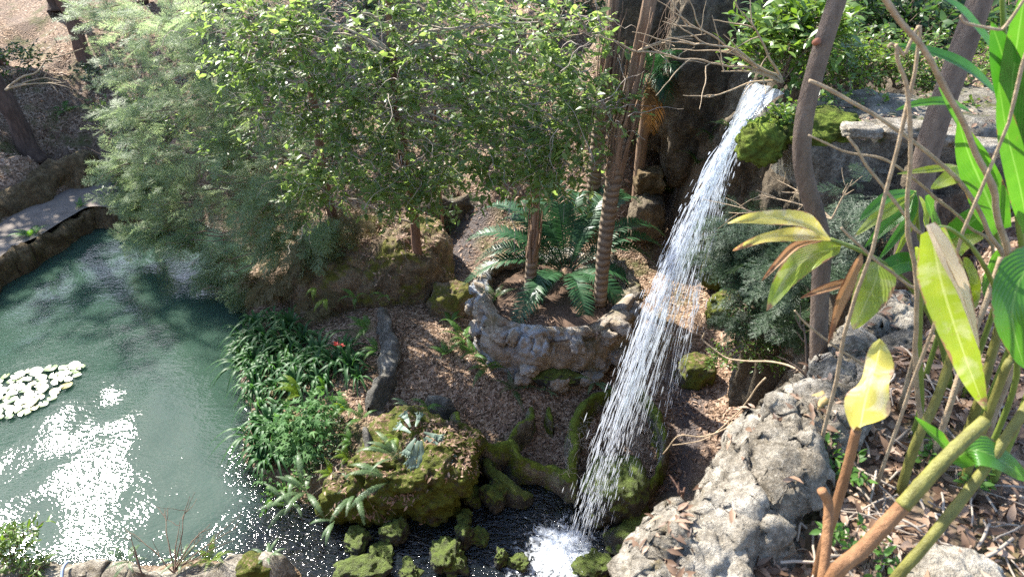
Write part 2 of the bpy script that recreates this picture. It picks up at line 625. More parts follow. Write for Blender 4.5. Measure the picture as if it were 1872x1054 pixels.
def ravine(x, y):
    out = np.zeros(len(x))
    for i in range(0, len(x), 20000):
        d = np.sqrt((x[i:i + 20000, None] - _c[None, :, 0]) ** 2 + (y[i:i + 20000, None] - _c[None, :, 1]) ** 2)
        out[i:i + 20000] = np.where(d > 0, d * d * np.log(np.maximum(d, 1e-9)), 0) @ _tw[:-3] + _tw[-3] + _tw[-2] * x[i:i + 20000] + _tw[-1] * y[i:i + 20000]
    return np.clip(out, 0.05, 16)


# the rim of the high ground the camera stands on
RIM = np.array([(-60, -1), (-9, -.3), (-1.5, 0.35), (0.15, 0.75), (0.30, 1.2), (.58, 1.6), (.95, 2.05), (1.30, 2.40), (1.75, 2.75), (2.0, 3.3), (2.25, 4.0), (2.6, 4.7), (3.1, 5.4), (3.6, 5.9), (4.0, 7), (4.2, 8.2), (4.1, 9.4), (3.5, 10.4), (3.0, 11.0),
                (3.2, 12), (4.2, 13), (6.5, 14.5), (12, 18), (60, 30), (60, -60), (-60, -60)], float)


def plateau_h(x, y):
    # the ground by the camera dips before it meets the foot of the spillway
    k = np.clip((y - 3.1) / .9, 0, 1) * np.clip((5.6 - y) / .5, 0, 1)
    h = 5.22 + 0.02 * (x - 1.5) - .62 * k * k * (3 - 2 * k)
    h = h - .10 * np.clip((y - 5) / .5, 0, 1) - 0.27 * np.clip(y - 6.8, 0, 3.4) + .32 * np.clip(y - 11.5, 0, 30) + 0.08 * np.clip(x - 4.5, 0, 8)
    return np.minimum(h, 12)


def height(x, y, detail=True):
    x = np.asarray(x, float)
    y = np.asarray(y, float)
    h = ravine(x, y)
    if detail:
        q = np.stack([x, y, np.zeros_like(x)], -1)
        far = np.clip((y - 11.5) / 4, 0, 1)
        h = h + (0.035 + 0.22 * far) * fbm(q * 1.3, 4, 3) + 0.012 * fbm(q * 6, 3, 8)
    kp = np.clip(.75 - poly_sd(x, y, PATH_POLY) / .5, 0, 1)
    h = h * (1 - kp) + .40 * kp
    sd = poly_sd(x, y, WATER_POLY)
    wob = 0
    if detail:
        wob = 0.10 * fbm(np.stack([x * 2.2, y * 2.2, 0 * x], -1), 3, 21)
    sdw = sd + wob
    bed = np.clip(sdw * 0.9, -0.55, 0.12)
    h = np.where(sdw < 0.13, np.minimum(bed, h), np.minimum(h, 0.12 + (sdw - .13) * 1.6))
    sr = poly_sd(x, y, RIM)
    if detail:
        sr = sr + 0.16 * fbm(np.stack([x * 1.7, y * 1.7, 0 * x], -1), 4, 33)
    ph = plateau_h(x, y)
    if detail:
        ph = ph + 0.045 * fbm(np.stack([x * 2.6, y * 2.6, 0 * x], -1), 4, 40)
    k = np.clip(0.5 - sr / (0.7 + 1.7 * np.clip((y - 2.6) / 1.2, 0, 1) * np.clip((6.2 - y) / 1.0, 0, 1)), 0, 1)
    k = k * k * (3 - 2 * k)
    return h * (1 - k) + np.maximum(ph, h) * k


def hz(x, y):
    return float(height(np.array([x]), np.array([y]))[0])


def on_ground(px, py, near=0.8, far=30):
    """first point of the terrain along a line of sight"""
    d = ray(px, py)
    d = d / np.linalg.norm(d)
    t = np.linspace(near, far, 600)
    P = CAM + d * t[:, None]
    g = height(P[:, 0], P[:, 1]) - P[:, 2]
    i = np.argmax(g > 0)
    if g[i] <= 0:
        i = len(t) - 1
    a, b = t[max(0, i - 1)], t[i]
    tt = np.linspace(a, b, 12)
    P = CAM + d * tt[:, None]
    g = height(P[:, 0], P[:, 1]) - P[:, 2]
    j = np.argmax(g > 0)
    return P[j]


def axis(a, b, step, lo, hi):
    core = np.arange(a, b + 1e-6, step)
    left, s, x = [], step, a
    while x > lo:
        s *= 1.18
        x -= s
        left.append(x)
    right, s, x = [], step, b
    while x < hi:
        s *= 1.18
        x += s
        right.append(x)
    return np.concatenate([left[::-1], core, right])


gx = axis(-13, 6.5, 0.07, -90, 90)
gy = axis(0.3, 15.5, 0.07, -80, 110)
X, Y = np.meshgrid(gx, gy)
Z = height(X.ravel(), Y.ravel())
nx, ny = len(gx), len(gy)
ii = np.arange(ny - 1)[:, None] * nx
jj = np.arange(nx - 1)[None, :]
gf = np.stack([ii + jj, ii + jj + 1, ii + nx + jj + 1, ii + nx + jj], -1).reshape(-1, 4)

# zones painted as real ground cover: dark trodden soil and mulch
soil_px = [(820, 505), (806, 470), (800, 425), (835, 405), (905, 420), (870, 470), (845, 500)]
soil2_px = [(1215, 880), (1225, 760), (1215, 700), (1290, 690), (1290, 800), (1260, 900)]
soil3_px = [(1290, 690), (1215, 700), (1150, 690), (1190, 640), (1260, 640)]


def zone(pxs, z, soft=.12):
    pl = np.array([at_z(a, b, z)[:2] for a, b in pxs])
    s = poly_sd(X.ravel(), Y.ravel(), pl) + .08 * fbm(np.stack([X.ravel() * 2, Y.ravel() * 2, 0 * X.ravel()], -1), 3, 5)
    return np.clip(0.5 - s / soft / 2, 0, 1)


soil = np.maximum(zone(soil_px, .62), np.maximum(zone(soil2_px, .3), zone(soil3_px, .45) * .6))
mulch_px = [(1030, 770), (930, 760), (850, 735), (700, 745), (680, 690), (715, 600), (700, 550), (830, 540), (880, 640), (990, 725), (1120, 700), (1240, 690), (1260, 600), (1300, 540), (1370, 640), (1350, 760), (1240, 800)]
mul = zone(mulch_px, .5, .2)
sdW = poly_sd(X.ravel(), Y.ravel(), WATER_POLY)
wet = np.clip(1 - sdW / .22, 0, 1)

m_ground, nt, out = new_mat('ground_litter')
g = nd(nt, 'ShaderNodeNewGeometry')
P = g.outputs['Position']
soilA = nd(nt, 'ShaderNodeAttribute', attribute_name='soil').outputs['Fac']
mulA = nd(nt, 'ShaderNodeAttribute', attribute_name='mulch').outputs['Fac']
wetA = nd(nt, 'ShaderNodeAttribute', attribute_name='wet').outputs['Fac']
warp = nd(nt, 'ShaderNodeTexNoise', {'Vector': P, 'Scale': 6.0, 'Detail': 3.0})
wv = nd(nt, 'ShaderNodeVectorMath', {0: P, 1: nd(nt, 'ShaderNodeVectorMath', {0: warp.outputs['Color'], 1: (.12, .12, .12)}, operation='MULTIPLY').outputs[0]}, operation='ADD').outputs[0]
vo = nd(nt, 'ShaderNodeTexVoronoi', {'Vector': wv, 'Scale': 30.0})
vr = nd(nt, 'ShaderNodeSeparateColor', {0: vo.outputs['Color']}).outputs[0]
lit = ramp(nt, vr, [(0, (.05, .032, .02)), (.35, (.15, .095, .058)), (.7, (.28, .19, .125)), (1, (.40, .30, .22))])
big = noise(nt, P, 1.1, 5, .6)
mid = noise(nt, P, 5.0, 5, .65)
dirt = mixc(nt, mid, (.085, .058, .042), (.21, .15, .11))
green = mixc(nt, mid, (.05, .055, .02), (.14, .13, .05))
c = mixc(nt, math_n(nt, 'MULTIPLY', math_n(nt, 'SUBTRACT', big, .47), 5, True), lit, dirt)
c = mixc(nt, math_n(nt, 'MULTIPLY', math_n(nt, 'SUBTRACT', noise(nt, P, 1.9, 5, .6), .52), 6, True), c, green)
c = mixc(nt, mulA, c, lit)
c = mixc(nt, soilA, c, mixc(nt, mid, (.055, .045, .042), (.11, .092, .085)))
stone = mixc(nt, noise(nt, P, 3.0, 6, .7), (.085, .06, .04), (.24, .18, .12))
nz = nd(nt, 'ShaderNodeSeparateXYZ', {0: g.outputs['Normal']}).outputs[2]
c = mixc(nt, math_n(nt, 'MULTIPLY', math_n(nt, 'SUBTRACT', .52, nz), 5, True), c, stone)
c = mixc(nt, wetA, c, mixc(nt, mid, (.04, .028, .018), (.22, .15, .09)))
hh = math_n(nt, 'ADD', math_n(nt, 'MULTIPLY', vo.outputs['Distance'], 1.2), math_n(nt, 'MULTIPLY', mid, 1.0))
b = nd(nt, 'ShaderNodeBump', {'Height': hh, 'Strength': .8, 'Distance': .03})
p = nd(nt, 'ShaderNodeBsdfPrincipled', {'Base Color': c, 'Roughness': math_n(nt, 'SUBTRACT', .85, math_n(nt, 'MULTIPLY', wetA, .4)), 'Normal': b.outputs[0], 'Specular IOR Level': .2})
nt.links.new(p.outputs[0], out.inputs[0])
tm = MB().add(np.stack([X.ravel(), Y.ravel(), Z], -1), gf, soil=soil, mulch=mul, wet=wet)
tag(obj('ground', tm, m_ground), 'brown leaf covered ground of the ravine and the hillside behind it', kind='structure')

# the pale paved path that follows the far bank on the left
pp = np.array([(-40, 475), (0, 462), (60, 425), (120, 370), (170, 338), (225, 328), (290, 345), (330, 365), (300, 372), (235, 392), (165, 378), (120, 405), (75, 428), (30, 450), (-20, 480)], float)
a = smooth_path([at_z(x, y, .42) for x, y in PATH_TOP], 60)
bb = smooth_path([at_z(x, y, .42) for x, y in PATH_BOT], 60)
U = np.linspace(0, 1, 14)[None, :, None]
pv = (a[:, None] * (1 - U) + bb[:, None] * U).reshape(-1, 3)
pv[:, 2] = .455 + .02 * fbm(pv * 1.2, 3, 2)
i = np.arange(59)[:, None] * 14
j = np.arange(13)[None, :]
m_path = simple_mat('pale_path', (.10, .082, .068), (.22, .185, .155), 2.5, .9, .35, 40)
path_o = obj('path', MB().add(pv, np.stack([i + j, i + j + 1, i + 14 + j + 1, i + 14 + j], -1).reshape(-1, 4)), m_path)
tag(path_o, 'pale trodden path along the far bank of the pool', kind='structure')

# ------------------------------------------------------------------ water
LAND = np.array([0.62, 5.05])           # where the fall meets the water
wx = np.arange(-16, 3.2, .11)
wy = np.arange(2.6, 15, .11)
WX, WY = np.meshgrid(wx, wy)
wxr, wyr = WX.ravel(), WY.ravel()
keep = poly_sd(wxr, wyr, WATER_POLY) < .45
# shallow clear water on the outlet side
oa, ob = at_z(450, 830, 0)[:2], at_z(395, 1020, 0)[:2]
e = nrm(ob - oa)
side = (wxr - oa[0]) * e[1] - (wyr - oa[1]) * e[0]
clear = np.clip(.5 - side / .7 + .35 * fbm(np.stack([wxr * 1.6, wyr * 1.6, 0 * wxr], -1), 3, 4), 0, 1)
nearbank = np.clip(1 - (-poly_sd(wxr, wyr, WATER_POLY)) / .2, 0, 1)
turb = (1 - clear) * (1 - .55 * nearbank)
dl = np.hypot(wxr - LAND[0], wyr - LAND[1])
foam = .62 * np.exp(-(dl / .40) ** 2) + .62 * np.exp(-(np.hypot((wxr - LAND[0] + .3) / 1.1, (wyr - LAND[1] + .35) / .8)) ** 2)
zz = .012 * fbm(np.stack([wxr * 1.5, wyr * 1.5, 0 * wxr], -1), 3, 70) + .09 * np.exp(-(dl / .6) ** 2) * fbm(np.stack([wxr * 7, wyr * 7, 0 * wxr], -1), 3, 71)
n2 = len(wx)
i = np.arange(len(wy) - 1)[:, None] * n2
j = np.arange(n2 - 1)[None, :]
wf = np.stack([i + j, i + j + 1, i + n2 + j + 1, i + n2 + j], -1).reshape(-1, 4)
wf = wf[keep[wf].any(1)]
used = np.unique(wf)
remap = np.full(len(wxr), -1)
remap[used] = np.arange(len(used))
wmb = MB().add(np.stack([wxr, wyr, zz], -1)[used], remap[wf], turb=turb[used], foam=np.clip(foam[used], 0, 1))

m_water, nt, out = new_mat('pool_water')
g = nd(nt, 'ShaderNodeNewGeometry')
P = g.outputs['Position']
tA = nd(nt, 'ShaderNodeAttribute', attribute_name='turb').outputs['Fac']
fA = nd(nt, 'ShaderNodeAttribute', attribute_name='foam').outputs['Fac']
mp = nd(nt, 'ShaderNodeMapping', {'Vector': P, 'Rotation': (0, 0, R(35)), 'Scale': (1, 2.1, 1)})
h1 = noise(nt, mp.outputs[0], 2.0, 1, .4, .6)
h2 = noise(nt, mp.outputs[0], 5.5, 0, .5, .9)
h3 = noise(nt, mp.outputs[0], 19.0, 0, .5, .6)
hgt = math_n(nt, 'ADD', math_n(nt, 'MULTIPLY', h1, .35), math_n(nt, 'ADD', math_n(nt, 'MULTIPLY', h2, .8), math_n(nt, 'MULTIPLY', h3, .55)))
amp = math_n(nt, 'ADD', .055, math_n(nt, 'ADD', math_n(nt, 'MULTIPLY', math_n(nt, 'SUBTRACT', 1.0, tA), .20), math_n(nt, 'MULTIPLY', fA, .5)), True)
bmp = nd(nt, 'ShaderNodeBump', {'Height': hgt, 'Strength': amp, 'Distance': .10})
N = bmp.outputs[0]
murk = mixc(nt, noise(nt, P, .55, 4, .6), (.018, .041, .029), (.043, .076, .055))
dif = nd(nt, 'ShaderNodeSubsurfaceScattering', {'Color': murk, 'Scale': .35, 'Radius': (.8, 1.0, .9)}, falloff='BURLEY')
tr = nd(nt, 'ShaderNodeBsdfTransparent', {'Color': (.62, .62, .55, 1)})
dk = nd(nt, 'ShaderNodeBsdfDiffuse', {'Color': (.014, .019, .022, 1)})
tr = nd(nt, 'ShaderNodeMixShader', {0: .45, 1: tr.outputs[0], 2: dk.outputs[0]})
body = nd(nt, 'ShaderNodeMixShader', {0: math_n(nt, 'MULTIPLY', tA, .93, True), 1: tr.outputs[0], 2: dif.outputs[0]})
fn = nd(nt, 'ShaderNodeTexNoise', {'Vector': P, 'Scale': 9.0, 'Detail': 6.0, 'Roughness': .72, 'Distortion': 1.2}).outputs['Fac']
fk = math_n(nt, 'MULTIPLY', math_n(nt, 'SUBTRACT', math_n(nt, 'ADD', math_n(nt, 'MULTIPLY', fA, .62), fn), .88), 3.4, True)
fd = nd(nt, 'ShaderNodeBsdfDiffuse', {'Color': (.78, .82, .85, 1)})
body2 = nd(nt, 'ShaderNodeMixShader', {0: fk, 1: body.outputs[0], 2: fd.outputs[0]})
gl = nd(nt, 'ShaderNodeBsdfGlossy', {'Color': (1, 1, 1, 1), 'Roughness': .085, 'Normal': N}, distribution='BECKMANN')
fr = nd(nt, 'ShaderNodeFresnel', {'IOR': 1.36, 'Normal': N})
fin = nd(nt, 'ShaderNodeMixShader', {0: math_n(nt, 'MULTIPLY', fr.outputs[0], 1.0, True), 1: body2.outputs[0], 2: gl.outputs[0]})
nt.links.new(fin.outputs[0], out.inputs[0])
tag(obj('water', wmb, m_water), 'milky green pool water with ripples, running out over a shallow brown bed', kind='structure')

# ------------------------------------------------------------------ stone
LIME = ((.12, .105, .08), (.26, .235, .19), (.42, .39, .33))
M_BOULDER = rock_mat('mossy_boulder_stone', ((.09, .07, .042), (.24, .18, .11), (.40, .31, .2)), ((.09, .09, .014), (.21, .21, .04)), .60, 1.1, 1.0, litter=.30, up=.25)
M_BOULDER2 = rock_mat('stone_under_thick_moss', ((.05, .042, .03), (.12, .10, .07), (.20, .17, .12)), ((.075, .085, .013), (.18, .215, .034)), .86, 1.3, 1.0, litter=.34, up=.1)
M_WET = rock_mat('wet_mossy_stone', ((.02, .02, .017), (.05, .05, .04), (.11, .10, .08)), ((.055, .07, .010), (.15, .215, .03)), .50, 1.9, 1.0, wet=.55, up=.9)
M_RIM = rock_mat('rimstone', ((.09, .08, .06), (.20, .18, .14), (.30, .28, .22)), ((.07, .09, .012), (.19, .255, .034)), .66, 1.6, .9, up=.5)
M_GREY = rock_mat('pitted_grey_limestone', ((.07, .066, .056), (.17, .16, .135), (.30, .285, .25)), ((.05, .055, .018), (.12, .125, .04)), .26, 1.5, 1.0, up=.3)
M_LIME = rock_mat('weathered_limestone', ((.14, .115, .08), (.34, .30, .235), (.56, .51, .42)), ((.085, .065, .03), (.21, .165, .085)), .52, 2.6, 1.0, up=.0)
M_SPILL = rock_mat('old_spillway_stone', ((.09, .078, .058), (.22, .195, .15), (.40, .37, .30)), ((.05, .055, .014), (.14, .15, .03)), .42, 2.4, 1.0, up=.25)
M_BANK = rock_mat('ochre_bank_stone', ((.07, .05, .025), (.17, .12, .06), (.28, .21, .12)), ((.07, .06, .015), (.15, .12, .035)), .40, 1.4, 1.0, up=.3)
M_DARK = rock_mat('dark_cliff_stone', ((.06, .05, .036), (.16, .125, .085), (.30, .25, .175)), ((.04, .045, .012), (.11, .11, .03)), .34, 1.2, 1.0, up=.35)


def rock(label, c, r, seed, mat, name='rock', group=None, cat='rock', **k):
    return solo(name, rock_mb(c, r, seed, **k), mat, label, cat, group)


# big boulder with the thin trees on it
bb_ = thing('boulder', 'huge leaf strewn mossy boulder that carries the thin reddish trunks', 'boulder', (-2.2, 10.0, .3))
bst = obj('stone', rock_mb((-1.98, 10.05, .55), (1.02, .95, 1.12), 5, amp=.17, sub=7, rough=.04, boxy=.35, pits=.05), M_BOULDER, bb_)
obj('stone', rock_mb((-2.95, 10.0, .45), (.95, .75, .98), 8, amp=.2, sub=7, rough=.04, boxy=.2, pits=.05), M_BOULDER, bb_)
mb_ = thing('boulder', 'rounded moss covered boulder above the stream with a grey antler fern on it', 'boulder', (-1.35, 5.95, 0))
mst = obj('stone', rock_mb((-1.22, 5.92, .22), (.86, .72, .72), 13, amp=.22, sub=7, rough=.07, boxy=.25, pits=.12), M_BOULDER2, mb_)
mst2 = obj('stone', rock_mb((-1.75, 5.75, .12), (.58, .48, .50), 17, amp=.24, sub=6, rough=.10, boxy=.1, pits=.12), M_BOULDER2, mb_)
rock('squat mossy rock between the mulch path and the round planter', at_z(825, 560, .6), (.36, .30, .42), 21, M_BOULDER, cat='rock', amp=.2, boxy=.3)

# rocks in and beside the stream
for px, py, z, r, s, lab in [
        (722, 978, .02, (.15, .14, .17), 31, 'small round mossy rock standing in the stream under the overhang of the boulder'),
        (662, 1046, .0, (.29, .20, .16), 32, 'low bright green mossy rock at the bottom edge of the stream'),
        (655, 990, .0, (.17, .14, .15), 33, 'ferny mossy rock beside the stream below the frayed roots'),
        (820, 1018, .03, (.27, .22, .22), 34, 'largest bright mossy rock rising from the stream in front of the splash'),
        (850, 978, .07, (.11, .12, .19), 35, 'upright dark mossy knob touching the largest stream rock'),
        (848, 955, .05, (.09, .09, .13), 36, 'small mossy knob behind the upright dark one'),
        (906, 912, .07, (.15, .16, .22), 37, 'tall mossy rock on the rim of the splash basin'),
        (862, 908, .03, (.15, .12, .10), 38, 'flat mossy rock lying in dark water beside the boulder'),
        (852, 944, .02, (.08, .08, .08), 39, 'smallest mossy stone in the dark water beside the boulder'),
        (916, 1022, .03, (.08, .09, .15), 40, 'narrow mossy rock poking out of the foaming water'),
        (948, 1030, .0, (.12, .10, .09), 41, 'wet dark stone beside the narrow mossy rock in the foam'),
        (880, 985, .0, (.14, .12, .10), 42, 'half sunk wet stone between the splash and the largest stream rock'),
        (700, 1018, .0, (.20, .13, .07), 43, 'flat wet stone in the glittering stream'),
        (748, 1046, .0, (.13, .11, .09), 44, 'small mossy stone at the bottom of the glittering stream'),
        (1085, 1035, .0, (.22, .18, .11), 46, 'black wet stone beside the foot of the fall')]:
    rock(lab, at_z(px, py, z), r, s, M_WET, 'mossy_rock', 'mossy rocks in the stream', amp=.34, sub=5, boxy=.45, rough=.10, rot=s * .7)
# mound under the loop of the basin
rock('mossy mound where the fall lands, below the looped basin', at_z(1120, 905, .12), (.42, .46, .52), 51, M_WET, 'mossy_mound', amp=.22, sub=6)
rock('low dark wet rock at the foot of the fall', at_z(1180, 985, .0), (.42, .34, .24), 52, M_WET, 'wet_rock', amp=.25)
rock('mossy boulder on the leaf litter to the right of the falling water', at_z(1272, 682, .50), (.27, .24, .26), 53, M_BOULDER2, 'mossy_rock', amp=.22, boxy=.2)
rock('dark mossy boulder at the foot of the bank past the fall', at_z(1325, 560, .85), (.30, .27, .30), 54, M_BOULDER2, 'mossy_rock', amp=.25, boxy=.2)
rock('broken mossy rock on its edge above the litter near the bank', at_z(1305, 500, .95), (.22, .2, .34), 55, M_BOULDER2, 'mossy_rock', amp=.25, boxy=.2)
# stack behind the planter
rock('square yellowish block topping the rock stack behind the planter', at_z(1187, 328, 1.95), (.27, .25, .26), 61, M_BANK, 'stacked_rock', 'rocks stacked behind the planter', amp=.18, boxy=.6)
rock('dark lower block of the rock stack behind the planter', at_z(1182, 395, 1.35), (.34, .3, .42), 62, M_DARK, 'stacked_rock', 'rocks stacked behind the planter', amp=.2, boxy=.5)
rock('leaf topped dark mossy outcrop behind the rock stack', at_z(1180, 270, 2.0), (.48, .42, .5), 63, M_DARK, 'rock_outcrop', amp=.22, boxy=.4)
rock('craggy dark cliff face rising behind the waterfall', (2.75, 12.3, 3.6), (1.15, .8, 2.0), 64, M_DARK, 'cliff', cat='cliff', amp=.3, sub=6, rough=.09, boxy=.4, pits=.15)
rock('mossy rock slab lying on the litter behind the waterfall', at_z(1222, 335, 1.35), (.3, .22, .16), 65, M_BOULDER2, 'mossy_rock', amp=.22)

# planter ------------------------------------------------------------------
PC = np.array([0.66, 8.44])
pl = thing('stone_planter', 'round rubble stone planter that holds the big dark cycad', 'planter', (PC[0], PC[1], .4))
nth, nvv = 200, 34
th = np.linspace(0, 2 * np.pi, nth, endpoint=False)
prof = [(1.20, .95), (1.20, 1.26), (1.22, 1.36), (1.30, 1.40), (1.40, 1.39), (1.46, 1.32), (1.50, 1.12), (1.51, .85), (1.50, .65), (1.47, .5), (1.45, .3), (1.45, .05)]
pr = smooth_path([(a_, 0, b_) for a_, b_ in prof], nvv)
T_, K_ = np.meshgrid(th, np.arange(nvv))
rr_ = .80 * pr[K_.ravel(), 0] * (1 + .05 * np.sin(T_.ravel() * 2 + .6) + .035 * np.sin(T_.ravel() * 5 + 1))
zz_ = pr[K_.ravel(), 2]
v = np.stack([PC[0] + rr_ * np.cos(T_.ravel()), PC[1] + rr_ * np.sin(T_.ravel()), zz_], -1)
cell = fbm(v * 3.2, 3, 4) * .10 + .05 * fbm(v * 8, 4, 6)
v += np.stack([np.cos(T_.ravel()), np.sin(T_.ravel()), .9 * np.ones_like(T_.ravel())], -1) * cell[:, None]
i = np.arange(nvv - 1)[:, None] * nth
j = np.arange(nth)[None, :]
k = (j + 1) % nth
M_PLANT, nt, out = new_mat('rubble_and_mortar')
g = nd(nt, 'ShaderNodeNewGeometry')
P = g.outputs['Position']
wn = nd(nt, 'ShaderNodeTexNoise', {'Vector': P, 'Scale': 4.0, 'Detail': 3.0})
wv = nd(nt, 'ShaderNodeVectorMath', {0: P, 1: nd(nt, 'ShaderNodeVectorMath', {0: wn.outputs['Color'], 1: (.22, .22, .22)}, operation='MULTIPLY').outputs[0]}, operation='ADD').outputs[0]
ve = nd(nt, 'ShaderNodeTexVoronoi', {'Vector': wv, 'Scale': 4.2}, feature='DISTANCE_TO_EDGE')
vc = nd(nt, 'ShaderNodeTexVoronoi', {'Vector': wv, 'Scale': 4.2})
n2 = noise(nt, P, 11, 6, .7)
st = ramp(nt, n2, [(.3, (.11, .085, .055)), (.5, (.33, .26, .185)), (.7, (.55, .48, .38))])
st = mixc(nt, .35, st, ramp(nt, nd(nt, 'ShaderNodeSeparateColor', {0: vc.outputs['Color']}).outputs[0], [(0, (.10, .08, .06)), (.5, (.24, .2, .15)), (1, (.3, .29, .27))]))
mo = mixc(nt, noise(nt, P, 5, 4, .6), (.22, .235, .25), (.40, .42, .44))
mk = math_n(nt, 'MULTIPLY', math_n(nt, 'SUBTRACT', .15, math_n(nt, 'ADD', ve.outputs[0], math_n(nt, 'MULTIPLY', math_n(nt, 'SUBTRACT', n2, .5), .35))), 14, True)
mk = math_n(nt, 'MULTIPLY', mk, math_n(nt, 'MULTIPLY', math_n(nt, 'SUBTRACT', noise(nt, P, 1.3, 3, .5), .46), 6, True))
cc = mixc(nt, mk, st, mo)
mk2 = math_n(nt, 'MULTIPLY', math_n(nt, 'SUBTRACT', noise(nt, P, 2.3, 5, .6), .53), 7, True)
cc = mixc(nt, math_n(nt, 'MULTIPLY', mk2, .8), cc, mixc(nt, n2, (.05, .05, .015), (.14, .13, .04)))
bm_ = nd(nt, 'ShaderNodeBump', {'Height': math_n(nt, 'ADD', math_n(nt, 'MULTIPLY', n2, .8), math_n(nt, 'ADD', math_n(nt, 'MULTIPLY', ve.outputs[0], 1.2), math_n(nt, 'MULTIPLY', noise(nt, P, 40, 4, .7), .5))), 'Strength': .9, 'Distance': .07})
p = nd(nt, 'ShaderNodeBsdfPrincipled', {'Base Color': cc, 'Roughness': .85, 'Normal': bm_.outputs[0], 'Specular IOR Level': .2})
nt.links.new(p.outputs[0], out.inputs[0])
obj('wall', MB().add(v, np.stack([i + j, i + nth + j, i + nth + k, i + k], -1).reshape(-1, 4)), M_PLANT, pl)
rs = np.linspace(0, 1.12, 22)
T_, R_ = np.meshgrid(th[::2], rs)
v = np.stack([PC[0] + R_.ravel() * np.cos(T_.ravel()), PC[1] + R_.ravel() * np.sin(T_.ravel()), 1.24 + 0 * R_.ravel()], -1)
v[:, 2] += .07 * (1 - R_.ravel() / 1.3) + .03 * fbm(v * 4, 3, 2)
n_ = len(th[::2])
i = np.arange(21)[:, None] * n_
j = np.arange(n_)[None, :]
k = (j + 1) % n_
M_SOIL = simple_mat('planter_soil', (.03, .02, .014), (.16, .10, .065), 14, .9, .8, 40)
psoil = obj('soil', MB().add(v, np.stack([i + j, i + n_ + j, i + n_ + k, i + k], -1).reshape(-1, 4)), M_SOIL, pl)
gp = np.random.default_rng(3)
for k in range(34):
    a_ = gp.uniform(2.6, 7.0)
    zq = gp.choice([1.26, 1.2, 1.0, .8, .6])
    rq = 1.16 if zq > 1.1 else 1.21
    obj('rubble_stone', rock_mb((PC[0] + rq * math.cos(a_), PC[1] + rq * math.sin(a_), zq), gp.uniform(.09, .2, 3) * [1, 1, .85], 700 + k, amp=.3, sub=4, rough=.1, boxy=.35, rot=a_), M_PLANT, pl)
rock('green moss cushion on the lower wall of the stone planter', at_z(1020, 692, .62), (.30, .12, .15), 71, M_WET, 'moss_cushion', cat='moss', amp=.15, rough=.08)


# ridges -------------------------------------------------------------------
def ridge(label, pts, hw, zb, seed, mat, name, cat, group=None, **k):
    return solo(name, ridge_mb([at_z(x, y, z) for x, y, z in pts], hw, zb, seed, **k), mat, label, cat, group)


GB = 'mossy rimstone walls of the splash basins'
ridge('thick mossy basin wall running from the boulder to the fall', [(826, 735, .62), (842, 775, .60), (868, 800, .5), (900, 815, .42), (928, 805, .5), (945, 835, .42), (985, 850, .35), (1030, 862, .42), (1062, 880, .4)], .066, -.25, 81, M_RIM, 'basin_wall', 'rimstone wall', GB, amp=.075)
ridge('mossy spur climbing from the basin wall to the planter foot', [(925, 808, .45), (950, 775, .52), (968, 760, .52), (966, 735, .55)], .06, .05, 82, M_RIM, 'basin_wall', 'rimstone wall', GB, amp=.04)
ridge('short thin mossy prong between the two litter pockets', [(1015, 775, .42), (1005, 755, .5), (1003, 735, .5)], .04, .1, 83, M_RIM, 'basin_wall', 'rimstone wall', GB, amp=.03)
ridge('tall grey rimstone wall with hanging dry grass beside the fall', [(1058, 885, .4), (1048, 840, .55), (1050, 790, .62), (1062, 745, .66), (1090, 718, .6), (1135, 705, .55)], .07, -.1, 84, M_RIM, 'basin_wall', 'rimstone wall', GB, amp=.05)
ridge('looped rimstone wall round the dry grass to the right of the fall', [(1150, 700, .55), (1182, 715, .56), (1200, 760, .55), (1214, 795, .55), (1212, 830, .5), (1196, 868, .45), (1165, 890, .42), (1130, 880, .45), (1112, 850, .45), (1090, 835, .42), (1072, 850, .4)], .048, -.15, 85, M_RIM, 'basin_wall', 'rimstone wall', GB, amp=.065)
ridge('low mossy wall at the outer edge of the basin beside the stream', [(888, 825, .35), (905, 860, .3), (945, 890, .25), (975, 905, .1)], .08, -.3, 86, M_WET, 'basin_wall', 'rimstone wall', GB, amp=.05)
ridge('knobbly grey stone edging between the lily bank and the mulch path', [(690, 555, .95), (704, 590, .85), (712, 630, .78), (702, 670, .72), (688, 700, .68), (672, 728, .6)], .10, .2, 87, M_GREY, 'stone_edging', 'stone edging', amp=.07)
ridge('root like grey stone rib at the head of the moss boulder', [(775, 722, .62), (800, 722, .66), (832, 733, .66)], .06, .2, 88, M_GREY, 'stone_rib', 'stone rib', amp=.03)
ridge('grey stake like stone rib beside the small ferns', [(668, 770, .85), (672, 800, .8), (680, 850, .55)], .05, .1, 89, M_GREY, 'stone_rib', 'stone rib', amp=.04)
ridge('ochre boulder wall above the pale path, below the leaning trunk', [(-150, 420, .75), (-60, 385, .8), (0, 352, .85), (60, 318, .95), (100, 292, 1.05), (150, 275, 1.15), (176, 285, .95)], [.24, .24, .22, .24, .26, .26, .2], .3, 90, M_BANK, 'bank_wall', 'stone wall', amp=.13, nf=2.2)
ridge('rough stone kerb between the pale path and the pool water', [(-260, 690, .36), (-60, 525, .36), (0, 482, .36), (48, 452, .37), (92, 424, .38), (132, 396, .38), (165, 382, .38), (240, 388, .36), (330, 392, .36)], .15, -.5, 91, M_BANK, 'pool_kerb', 'stone kerb', amp=.12, nf=3.4)
ridge('low rock wall at the back of the trodden path behind the cycad', [(760, 372, 1.25), (820, 366, 1.15), (880, 362, 1.2), (940, 370, 1.15), (1000, 385, 1.1)], .2, .4, 92, M_DARK, 'rock_wall', 'rock wall', amp=.12, nf=2.4)
